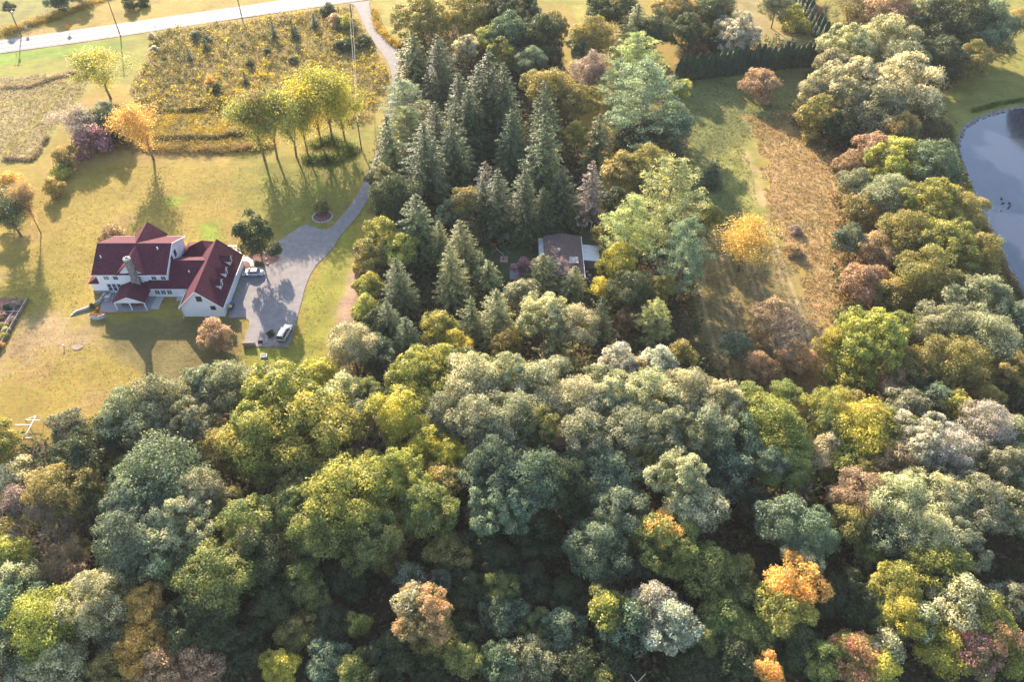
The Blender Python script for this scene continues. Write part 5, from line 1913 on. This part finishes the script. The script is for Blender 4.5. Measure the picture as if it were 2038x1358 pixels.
D|85|1050|38|gy|12|bare lavender tree at the left
B|180|1000|44|ol|11|olive-brown crown right of the gold-olive tree
B|320|955|78|bg|17|great blue-grey domed oak in the left woods
B|255|1000|50|bg|15|left shoulder of the blue-grey dome
B|395|985|50|gg|14|right shoulder of the blue-grey dome
B|262|1070|58|bg|15|blue-green oak under the great dome
B|360|1045|62|cg|15|cream-gold oak under the great dome
B|330|1110|50|cg|13|cream-gold oak's lower crown
B|490|1045|48|lg|14|bright green maple in the left woods
M|450|1010|34|ol|12|olive crown above the bright green maple
B|430|1150|66|lg|14|tall green tree with yellow tips at the lower left
B|500|1110|52|dg|12|dark green crown right of the yellow-tipped tree
B|400|1230|60|dg|11|dark green foot of the yellow-tipped tree
M|28|1110|34|yg|10|lime crown cut by the left edge
M|40|1160|38|cg|10|pale crown below the lime one at the left edge
M|20|1060|26|ol|9|olive crown at the left edge above the lime one
B|30|1210|50|bg|11|blue-grey crown cut by the left edge
D|140|1120|36|pk|10|pink twiggy tree in the lower left woods
M|140|1150|30|tn|8|rust-pink crown beside the pink twiggy tree
B|195|1195|60|cg|13|tan-grey oak in the lower left corner woods
B|95|1240|62|yg|12|lime and gold maple above the lower left corner
M|130|1330|50|cg|9|pale crown at the bottom edge, left corner
M|40|1320|50|gg|8|grey-green crown in the lower left corner
M|285|1205|34|og|11|small bright orange tree in the lower left woods
M|235|1270|36|cg|8|beige crown below the bright orange tree
M|285|1290|44|og|9|orange and green crown at the bottom edge
M|330|1335|44|tn|7|rust brown crown at the bottom edge
M|225|1335|40|oo|7|orange-olive crown at the bottom edge near the corner
B|825|755|58|yg|15|golden-green maple standing tall above the dark gap
B|880|735|44|yg|14|golden-green maple's right crown
B|810|830|56|ye|14|yellow-green crown below the golden-green maple
B|880|830|48|gg|13|grey-green crown right of the yellow-green one
M|850|885|36|ye|13|bright gold crown, left of a pair in the canopy
M|895|905|30|ye|12|bright gold crown, right of a pair in the canopy
B|790|950|54|yg|14|gold-topped green crown below the dark gap
B|685|990|70|yg|16|big gold-green crown left of the gold-topped one
B|640|1050|58|lg|13|green crown beneath the big gold-green one
B|730|1060|60|lg|13|green shaded skirt right beneath the big gold-green one
B|590|1010|48|lg|13|green crown left of the big gold-green one
B|850|1010|52|lg|13|green crown beside the sunlit leaf litter
M|875|960|34|ol|12|olive crown above the sunlit leaf litter
B|945|760|54|cg|16|cream-grey oak at the canopy's top left
B|1010|745|48|cg|16|cream-grey oak second along the canopy's top
B|1075|775|54|cg|16|olive-cream oak third along the canopy's top
B|1150|800|52|cg|16|olive-cream oak right of the third one
B|1232|722|36|si|15|silver-cream crown standing up left of the orange sprig
B|1310|722|36|si|14|silver-cream crown standing up right of the orange sprig
M|1266|730|16|rd|12|orange-red sprig between two silver crowns
B|1215|790|54|cg|16|cream oak beneath the left silver crown
B|1290|790|54|cg|16|cream oak beneath the right silver crown
B|1365|785|52|cg|16|cream oak toward the right of the canopy
B|1430|800|48|cg|15|cream-green oak at the canopy's right shoulder
M|1355|705|26|ol|12|golden-orange rimmed crown right of the silver crowns
M|1010|690|30|ol|10|olive crown just behind the canopy's top left
B|955|840|56|gg|16|grey-green oak in the second row from the left
B|1025|835|54|gg|16|grey-green oak second in the second row
B|1080|850|46|ol|15|olive crown left of the brown box stand
B|1165|870|54|gg|16|grey-green oak right of the brown box stand
B|1250|860|56|gg|16|grey-green oak at the canopy's centre
B|1330|865|54|gg|16|grey-green oak right of the canopy's centre
B|1400|860|52|gg|15|grey-green oak above a brown hollow
B|1470|880|44|bg|13|blue-green crown at the right of the brown hollow
B|1535|850|58|yg|14|soft yellow-green tree at the right of the canopy
B|1560|930|52|lg|12|green lower crown of the soft yellow-green tree
B|985|930|60|bg|15|blue-green oak third row left
B|1060|950|56|bg|15|blue-green oak third row second
B|1000|1010|56|bg|14|blue-green oak lower left of the canopy
B|1130|960|52|dg|14|dark green oak below the brown box stand
B|1210|945|54|bg|14|green oak third row middle
B|1275|920|44|ol|13|olive crown below the canopy's centre
B|1350|955|54|cg|16|cream-gold domed oak standing bright in the third row
B|1385|1010|46|cg|14|cream-gold oak below the bright dome
B|1440|940|46|bg|12|blue-grey crown right of the bright dome
B|1230|1015|50|bg|13|blue-green crown left of the gold-tipped tree
B|1065|1065|48|dg|9|dusky grey-green crown in deep shade
B|1190|1090|56|bg|12|blue-green sunlit-edged crown in the lower middle
B|1320|1075|56|lg|13|green tree with orange tip in the lower middle
M|1322|1050|28|og|13|orange-gold tip beside the green lower middle crown
M|1348|1010|26|cg|13|cream crown above the orange-gold tip
B|1400|1130|50|lg|10|green shaded crown right of the orange-tipped tree
M|1165|1030|38|dg|10|dark crown above the lower middle blue-green one
M|960|1090|40|dg|8|dark green crown at the rim of the shaded hollow
M|890|1100|38|ol|8|olive crown in the lower middle hollow
B|1645|815|44|yg|13|yellow-green maple left of the brightest yellow maple
B|1715|860|58|ye|14|brightest yellow maple in the right woods, upper crown
B|1690|920|44|yg|12|brightest yellow maple's lower crown
M|1735|830|22|og|14|orange patch crown on top of the brightest yellow maple
B|1800|815|42|gg|12|grey-green crown right of the brightest yellow maple
B|1850|810|40|bg|12|blue-green crown second right of the brightest yellow maple
M|1905|815|26|yg|11|small lime crown among grey oaks at the right
B|1840|880|54|si|15|silver-grey oak right of the brightest yellow maple
B|1890|900|48|si|14|silver-grey oak one further right
B|1965|850|46|si|14|silver-grey oak near the right edge
B|2015|870|42|gg|13|grey-green oak cut by the right edge
B|2000|930|54|gg|13|grey-green oak at the right edge, lower
B|1640|905|38|cg|11|beige-grey crown left under the brightest yellow maple
B|1775|925|42|tn|13|pink-beige crown under the silver oaks
B|1720|985|48|tn|12|beige-pink oak left of centre in the right woods
B|1790|1000|56|cg|14|cream oak in the middle of the right woods
B|1865|985|56|cg|14|cream oak right of the middle one
B|1940|1000|56|gg|14|grey-green oak toward the right edge
B|2010|1020|46|gg|12|grey-green oak at the right edge under the others
B|1840|1060|52|cg|13|cream oak at the front of the right woods
B|1900|1080|52|gg|12|grey oak at the front of the right woods
B|1770|1070|44|bg|11|blue-green oak left front of the right woods
B|1700|1040|38|ol|10|olive crown over sunlit leaf litter
B|1555|1040|48|bg|13|blue-green oak left of the black hollow
B|1610|1065|50|bg|13|blue-green oak at the edge of the black hollow
M|1600|1115|34|cg|11|cream-topped crown above the orange maple
M|1500|1000|32|dg|9|dark crown left of the blue-green pair
D|1590|990|26|gy|9|grey twiggy snag above the blue-green pair
B|1580|1165|50|og|12|flame orange-gold maple above the black hollow's foot
B|1555|1225|48|yg|10|lime-green crown beneath the orange-gold maple
M|1640|1200|34|dg|8|dark green crown right of the orange-gold maple
B|1860|1130|50|yg|12|gold-green tree beneath the front oaks at right
B|1785|1165|40|yg|11|yellow-green tree left of the gold-green one
M|1800|1225|38|ye|10|saturated yellow crown below the yellow-green pair
B|1905|1205|52|cg|12|beige-gold crown at the right, left of a pair
B|1950|1225|44|yg|11|gold-beige crown at the right, right of a pair
M|1830|1230|32|cg|9|beige crown beside the saturated yellow one
B|2020|1200|38|gg|10|grey crown cut by the right edge, lower woods
B|1875|1290|50|ye|9|yellow maple with red sprigs near the lower right corner
B|1940|1300|44|mg|9|magenta-red crown near the lower right corner
M|1990|1265|32|rd|10|pink-red crown by the right edge
b|2098|188|60|dg|16|dark tree just outside the right edge, mirrored in the pond
M|2015|1310|38|yg|8|yellow-green crown in the lower right corner
M|1990|1240|24|yg|10|small lime top behind the pink-red crown
B|1700|1310|48|rd|9|red-tipped yellow maple at the bottom edge
B|1740|1335|44|ye|8|yellow maple at the bottom edge right of the red-tipped one
M|1765|1290|30|cg|8|cream-gold crown at the bottom right
M|1640|1320|38|lg|8|green crown at the bottom edge left of the red-tipped one
M|1530|1335|24|og|7|small gold crown at the bottom edge
M|1720|1220|44|dg|7|dark green crown in the lower right hollow
M|1690|1180|38|dg|6|dark crown at the black hollow's rim
M|1770|1240|34|lg|7|green crown left of the saturated yellow one
B|1255|1250|52|bg|10|blue-green left crown of the big grey tree at the bottom middle
B|1330|1245|50|si|11|silver-blue right crown of the big grey tree at the bottom middle
B|1300|1205|40|si|11|silver-blue top of the big grey tree at the bottom middle
M|1208|1215|30|yg|10|narrow lime-yellow tree left of the big grey tree
M|1200|1195|24|lg|10|light green tip above the narrow lime-yellow tree
B|1465|1165|44|lg|9|green crown right of the shaded lower middle
B|1440|1240|46|lg|8|green crown right of the big grey tree
B|1490|1270|44|lg|8|green crown further right of the big grey tree
B|1450|1310|46|dg|7|dark green crown at the bottom right of the big grey tree
M|1500|1200|34|dg|7|dark crown above the further green one
B|845|1225|54|pc|12|peach-orange tree alone in the lower middle hollow
M|815|1200|28|cg|12|cream-peach top left of the peach-orange tree
M|870|1280|38|ol|7|olive crown at the foot of the peach-orange tree
M|812|1150|24|bg|8|small blue-green tree above the peach-orange tree
U|716|1245|22|yg|5|small yellow-green shrub tree in the lower middle hollow
M|560|1335|34|ye|7|pale yellow tree at the bottom edge, left of middle
M|650|1320|38|bg|6|blue-green sapling clump at the bottom edge
M|705|1335|30|lg|6|green sapling at the bottom edge right of the clump
M|660|1245|34|dg|6|dark green sapling crown in the lower left hollow
M|590|1260|36|ol|6|olive sapling crown in the lower left hollow
M|540|1200|38|dg|8|dark green crown left of the lower hollow
M|600|1160|40|lg|8|green crown under the middle canopy's left
M|700|1150|40|dg|7|dark green crown under the middle canopy
M|770|1110|34|ol|8|olive crown under the gold-topped green one
M|930|1180|38|dg|6|dark green sapling crown right of the peach tree
M|1000|1230|40|bg|6|blue-green sapling crown at the lower centre
M|1060|1320|42|gg|6|grey-green shrub tree at the bottom centre
M|990|1320|36|bg|6|blue-green shrub tree at the bottom edge left of centre
M|1120|1260|40|bg|6|teal shrub tree left of the big grey tree
M|1130|1190|36|dg|6|dark green shrub tree above the teal one
M|1150|1330|42|dg|5|dark shrub tree at the bottom edge under the teal one
M|1060|1170|36|dg|6|dark sapling crown in the shaded centre
M|930|1270|34|dg|5|dark sapling at the foot of the peach tree's right
M|1380|1330|44|dg|6|dark crown at the bottom edge under the big grey tree
M|1230|1335|40|dg|5|dark crown at the bottom edge left of the big grey tree
M|1580|1290|44|dg|6|dark green crown below the lime-green one
M|470|1290|48|dg|7|dark rust-shaded crown at the bottom left of middle
M|400|1325|44|tn|6|brown shaded crown at the bottom left
M|780|1310|40|dg|5|dark green crown at the bottom edge under the peach tree
M|860|1340|36|dg|5|deep green crown at the bottom edge right of the peach tree
M|560|1080|40|ol|10|olive crown between bright maple and green canopy
'''
GROUPS = {}
for row in TREES.strip().splitlines():
    k, px, py, r, pal, H, lab = row.split('|')
    if lab == 'PLACEHOLDER': continue
    plant(k, float(px), float(py), float(r), pal, float(H), lab)

# the columnar tree by the parking court: its leaves start low on a dark trunk
r_ = plant('e', 525, 529, 33, 'dg', 14.0, 'dark green tree in the mulch bed between garage and parking court')

# young trees standing in the gaps of the foreground woods
named = [o for o in COL.objects if o.type == 'EMPTY' and o.get('category') == 'tree']
taken = np.array([(o.location.x, o.location.y) for o in COL.objects if o.type == 'EMPTY' and o.get('category') == 'tree'])
fill = poly([(-40, 1000), (120, 985), (240, 900), (470, 820), (600, 860), (740, 760), (900, 760), (1480, 800), (1560, 860), (1700, 840), (1900, 740), (2060, 780), (2080, 1380), (-40, 1380)])
cnt = 0
for _ in range(4000):
    if cnt >= 85: break
    x = random.uniform(fill[:, 0].min(), fill[:, 0].max())
    y = random.uniform(fill[:, 1].min(), fill[:, 1].max())
    if not inside(fill, np.array([x]), np.array([y]))[0]: continue
    if np.min(np.hypot(taken[:, 0] - x, taken[:, 1] - y)) < 3.0: continue
    taken = np.vstack([taken, (x, y)])
    near = y < 75
    H = random.uniform(5, 8) if near else random.uniform(9, 13)
    R = random.uniform(1.8, 2.8)
    pr, me_, tm, fl = pickp(P_mid, 'fill')
    s = R / pr
    root = empty('young_tree', (x, y, -.05))
    zc = H - R * fl
    c = link('crown', me_, root, (0, 0, zc), random.uniform(0, 6), (s, s, s))
    pl_ = random.choice(('lg', 'lg', 'bg', 'gg', 'ol', 'yg', 'dg'))
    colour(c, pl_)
    word = dict(lg='light green', bg='blue-green', gg='grey-green', ol='olive', yg='yellow-green', dg='dark green')[pl_]
    best = min(named, key=lambda o: (o.location.x - x) ** 2 + (o.location.y - y) ** 2)
    near_lab = ' '.join(best['label'].split()[:10])
    link('trunk', tm, root, (0, 0, zc), 0, (s, s, zc / 13.0))
    tag(root, '%s%s tree beside the %s' % ('low ' if near else 'small ', word, near_lab), 'tree', 'understory trees in the near woods')
    cnt += 1

# clipped hedge, every tree its own
plant('U', 1040, 532, 19, 'pu', 5.0, 'purple-brown leafed shrub at the left end of the cabin deck')
a = np.array(G(1352, 158)); b_ = np.array(G(1612, 128)); c_ = np.array(G(1636, 92)); d_ = np.array(G(1560, -45))
def hedge_run(p, q, n, desc):
    for i in range(n):
        c = p + (q - p) * (i / max(1, n - 1)) + np.array((random.uniform(-.15, .15), random.uniform(-.2, .2)))
        ph, pr, cm, tm = P_arb[random.randrange(3)]
        root = empty('hedge_tree', (c[0], c[1], -.05))
        s = random.uniform(1.45, 1.75)
        hz = random.uniform(.82, 1.08)
        rz = random.uniform(0, 6.28)
        o = link('crown', cm, root, (0, 0, 0), rz, (s, s, hz))
        colour(o, 'hd', .1)
        link('trunk', tm, root, (0, 0, 0), rz, (s, s, hz))
        tag(root, desc, 'hedge tree', 'hedge trees ' + ('facing the shaded field' if 'field' in desc else 'running up to the top edge'))
hedge_run(a, b_, 24, 'dark narrow evergreen in the clipped hedge row facing the shaded field')
hedge_run(c_, d_, 16, 'dark narrow evergreen in the hedge row running up to the top edge')


# ------------------------------------------------------------------ ground cover nobody could count
def scatter(P, n, soft=0.0):
    x0, y0 = P.min(0)
    x1, y1 = P.max(0)
    x0, x1 = max(x0, -190), min(x1, 190)
    y0, y1 = max(y0, 40), min(y1, 300)
    o = []
    cnt = 0
    while cnt < n:
        x = rng.uniform(x0, x1, n * 2)
        y = rng.uniform(y0, y1, n * 2)
        k = inside(P, x, y)
        k &= sdist(P, x, y) + (vnoise(x, y, 3.0, 5) - .5) * 7 > 0
        o.append(np.stack([x[k], y[k]], -1))
        cnt += k.sum()
    return np.vstack(o)[:n]


def tufts(name, pts, pal, per, size, h, label, cat='plants', clump=4.0, k=0):
    """small upright leaves in clumps; pal: list of albedos picked by patchy noise"""
    n = len(pts)
    x = np.repeat(pts[:, 0], per) + rng.normal(0, size * .8, n * per)
    y = np.repeat(pts[:, 1], per) + rng.normal(0, size * .8, n * per)
    hh = np.repeat(h * rng.uniform(.4, 1.3, n) * (.5 + vnoise(pts[:, 0], pts[:, 1], clump, k)), per)
    z = rng.uniform(.1, 1, n * per) * hh
    C_ = np.stack([x, y, z], -1)
    D_ = np.tile(np.array((0, 0, .8)), (n * per, 1))
    V = leaves(C_, D_, size * .7, size * 1.1, .8)
    V[:, 2] = np.maximum(V[:, 2], -.05)
    pal = np.array(pal)
    f = vnoise(pts[:, 0], pts[:, 1], clump, k + 1) * .75 + rng.random(n) * .45
    ix = np.clip((f * len(pal) / 1.2).astype(int), 0, len(pal) - 1)
    c = np.repeat(pal[ix], per, 0) * rng.uniform(.8, 1.2, (n * per, 1))
    me = quad_mesh(name, V, M_plant, {'rnd': rng.random(n * per)}, c)
    o = link(name, me)
    tag(o, label, cat, kind='stuff')
    return o


tufts('meadow_plants', scatter(Z['meadow'][0], 17000), [(.1, .11, .04), (.18, .17, .06), (.3, .24, .1), (.36, .28, .15), (.24, .22, .07), (.42, .33, .1), (.5, .4, .05)], 5, .33, .9,
      'dense goldenrod and dry autumn weeds filling the meadow by the road', clump=3.2)
tufts('wet_meadow_plants', scatter(Z['wet_meadow'][0], 4500), [(.14, .15, .04), (.32, .26, .12), (.40, .30, .06), (.5, .34, .04)], 5, .34, .8,
      'yellow and straw coloured weeds between the ditch and the lawn', clump=4)
tufts('fallow_grass', scatter(Z['fallow'][0], 5000), [(.22, .21, .07), (.32, .25, .12), (.38, .3, .19), (.33, .28, .13)], 4, .28, .25,
      'pinkish tan seed grass of the fallow field at the left', clump=4)
tufts('orange_weeds', scatter(Z['east_orange'][0], 11000), [(.22, .19, .08), (.34, .25, .11), (.42, .29, .14), (.48, .35, .2)], 4, .28, .4,
      'orange and tan weeds covering the strip left of the pond-side trees', clump=3)
for nm, pts, lab, wdt, n, hgt, pal in (
        ('ditch_reeds', [(225, 216), (300, 222), (380, 222), (450, 212)], 'dark reeds along the upper ditch in the meadow', 1.0, 1300, 1.1, [(.05, .06, .02), (.1, .09, .03)]),
        ('ditch_reeds', [(225, 274), (330, 277), (430, 276), (520, 262)], 'dark reeds along the lower ditch in the meadow', 1.0, 1600, 1.0, [(.045, .05, .02), (.09, .08, .03)]),
        ('tall_grass', [(225, 292), (350, 299), (450, 300), (540, 290)], 'tawny tall grass band at the top of the lawn', 2.0, 2600, 1.3, [(.1, .12, .03), (.26, .18, .09), (.3, .22, .1), (.34, .25, .06)]),
        ('tall_grass', [(0, 70), (60, 50), (110, 35), (195, 2), (240, -20)], 'gold and green rough grass along the ditch beyond the road', 3.0, 2600, 1.3, [(.08, .1, .03), (.2, .17, .05), (.42, .28, .05), (.5, .33, .05)]),
        ('tall_grass', [(744, 20), (752, 55), (775, 80), (795, 95)], 'golden weeds along the right side of the curving lane', 1.4, 1500, 1.2, [(.14, .15, .04), (.4, .28, .06), (.5, .35, .06)]),
        ('tall_grass', [(608, 318), (640, 322), (675, 318), (700, 300), (660, 280), (620, 290)], 'clump of tall ornamental grasses in the circular bed on the lawn', 2.2, 3200, 1.3, [(.05, .09, .02), (.1, .14, .03), (.24, .24, .06)]),
        ('tall_grass', [(0, 175), (60, 172), (100, 158), (150, 145)], 'tawny seed grass ridge in the fallow field, upper', 1.0, 900, .7, [(.3, .23, .16), (.36, .28, .2)]),
        ('tall_grass', [(10, 316), (40, 318), (66, 318), (96, 272)], 'tawny seed grass ridge in the fallow field, lower', .8, 700, .7, [(.26, .2, .14), (.36, .28, .2)]),
        ('pond_rushes', [(1893, 262), (1898, 300), (1915, 350), (1935, 395), (1960, 450)], 'green and gold rushes fringing the pond bank', .7, 1200, .9, [(.08, .14, .02), (.2, .22, .04)]),
        ('pond_rushes', [(1935, 222), (1985, 208), (2045, 198)], 'green rushes along the far pond bank', .7, 800, .8, [(.06, .12, .02), (.12, .18, .03)]),
        ('pond_rushes', [(1960, 450), (1985, 505), (2010, 555), (2045, 620)], 'brown and green rushes along the near pond bank', .9, 1000, .9, [(.07, .09, .03), (.2, .15, .07)])):
    Pl = poly(pts)
    seg = rng.integers(0, len(Pl) - 1, n)
    s = rng.random((n, 1))
    c = Pl[seg] * (1 - s) + Pl[seg + 1] * s + rng.normal(0, wdt * .5, (n, 2))
    tufts(nm, c, pal, 5, .3, hgt, lab, 'reeds' if 'reed' in nm or 'rush' in nm else 'grass', clump=3)

tufts('goldenrod', scatter(Z['meadow'][0], 1100), [(.07, .09, .03), (.13, .15, .05), (.32, .27, .13), (.5, .41, .05), (.54, .43, .06)], 16, .6, 1.4,
      'bright goldenrod clumps and low green bushes dotting the meadow', 'plants', clump=6, k=3)
tufts('field_weeds', scatter(Z['east_green'][0], 5000), [(.13, .15, .05), (.2, .2, .08), (.26, .24, .1)], 4, .25, .2,
      'rough green grass and weeds of the shaded field below the hedge', 'grass', clump=3)
tufts('field_weeds', scatter(Z['mown_rows'][0], 3500), [(.15, .15, .05), (.28, .2, .1), (.34, .26, .15)], 4, .22, .18,
      'thin stubble between the mown rows', 'grass', clump=2)
# undergrowth of the woods
pts = scatter(WOOD, 26000)
clear = inside(Z['cabin_yard'][0], pts[:, 0], pts[:, 1]) | (sdist(POND, pts[:, 0], pts[:, 1]) > -2.5)
pts = pts[~clear]
tufts('undergrowth', pts, [(.05, .075, .028), (.07, .10, .035), (.1, .09, .045), (.16, .11, .06), (.1, .12, .04)], 6, .75, 2.8,
      'dark saplings, brambles and leaf litter under the woods', clump=6)
# lawn clover and dry blades close to the house keep the turf from looking flat
lawn = scatter(poly([(120, 330), (700, 330), (720, 420), (640, 700), (560, 780), (100, 840), (0, 760), (20, 480)]), 26000)
k_ = ~(inside(Pc, lawn[:, 0], lawn[:, 1]) | ((lawn[:, 0] > -91) & (lawn[:, 0] < -59) & (lawn[:, 1] > 121) & (lawn[:, 1] < 146)))
tufts('lawn_tussocks', lawn[k_], [(.18, .18, .035), (.25, .19, .05), (.2, .2, .035)], 2, .16, .07, 'slightly uneven mown grass tussocks across the farmhouse lawn', clump=5)
# ------------------------------------------------------------------ air
m, t, out = new_mat('air')
pv = N(t, 'ShaderNodeVolumePrincipled')
pv.inputs['Color'].default_value = (0.95, 0.95, 1.0, 1)
pv.inputs['Density'].default_value = 0.00008
pv.inputs['Anisotropy'].default_value = 0.0
t.links.new(pv.outputs[0], out.inputs['Volume'])
hz = MB().box(-4300, 4300, -1900, 6600, -1.6, 117.0).build('haze', m)
tag(hz, kind='stuff')
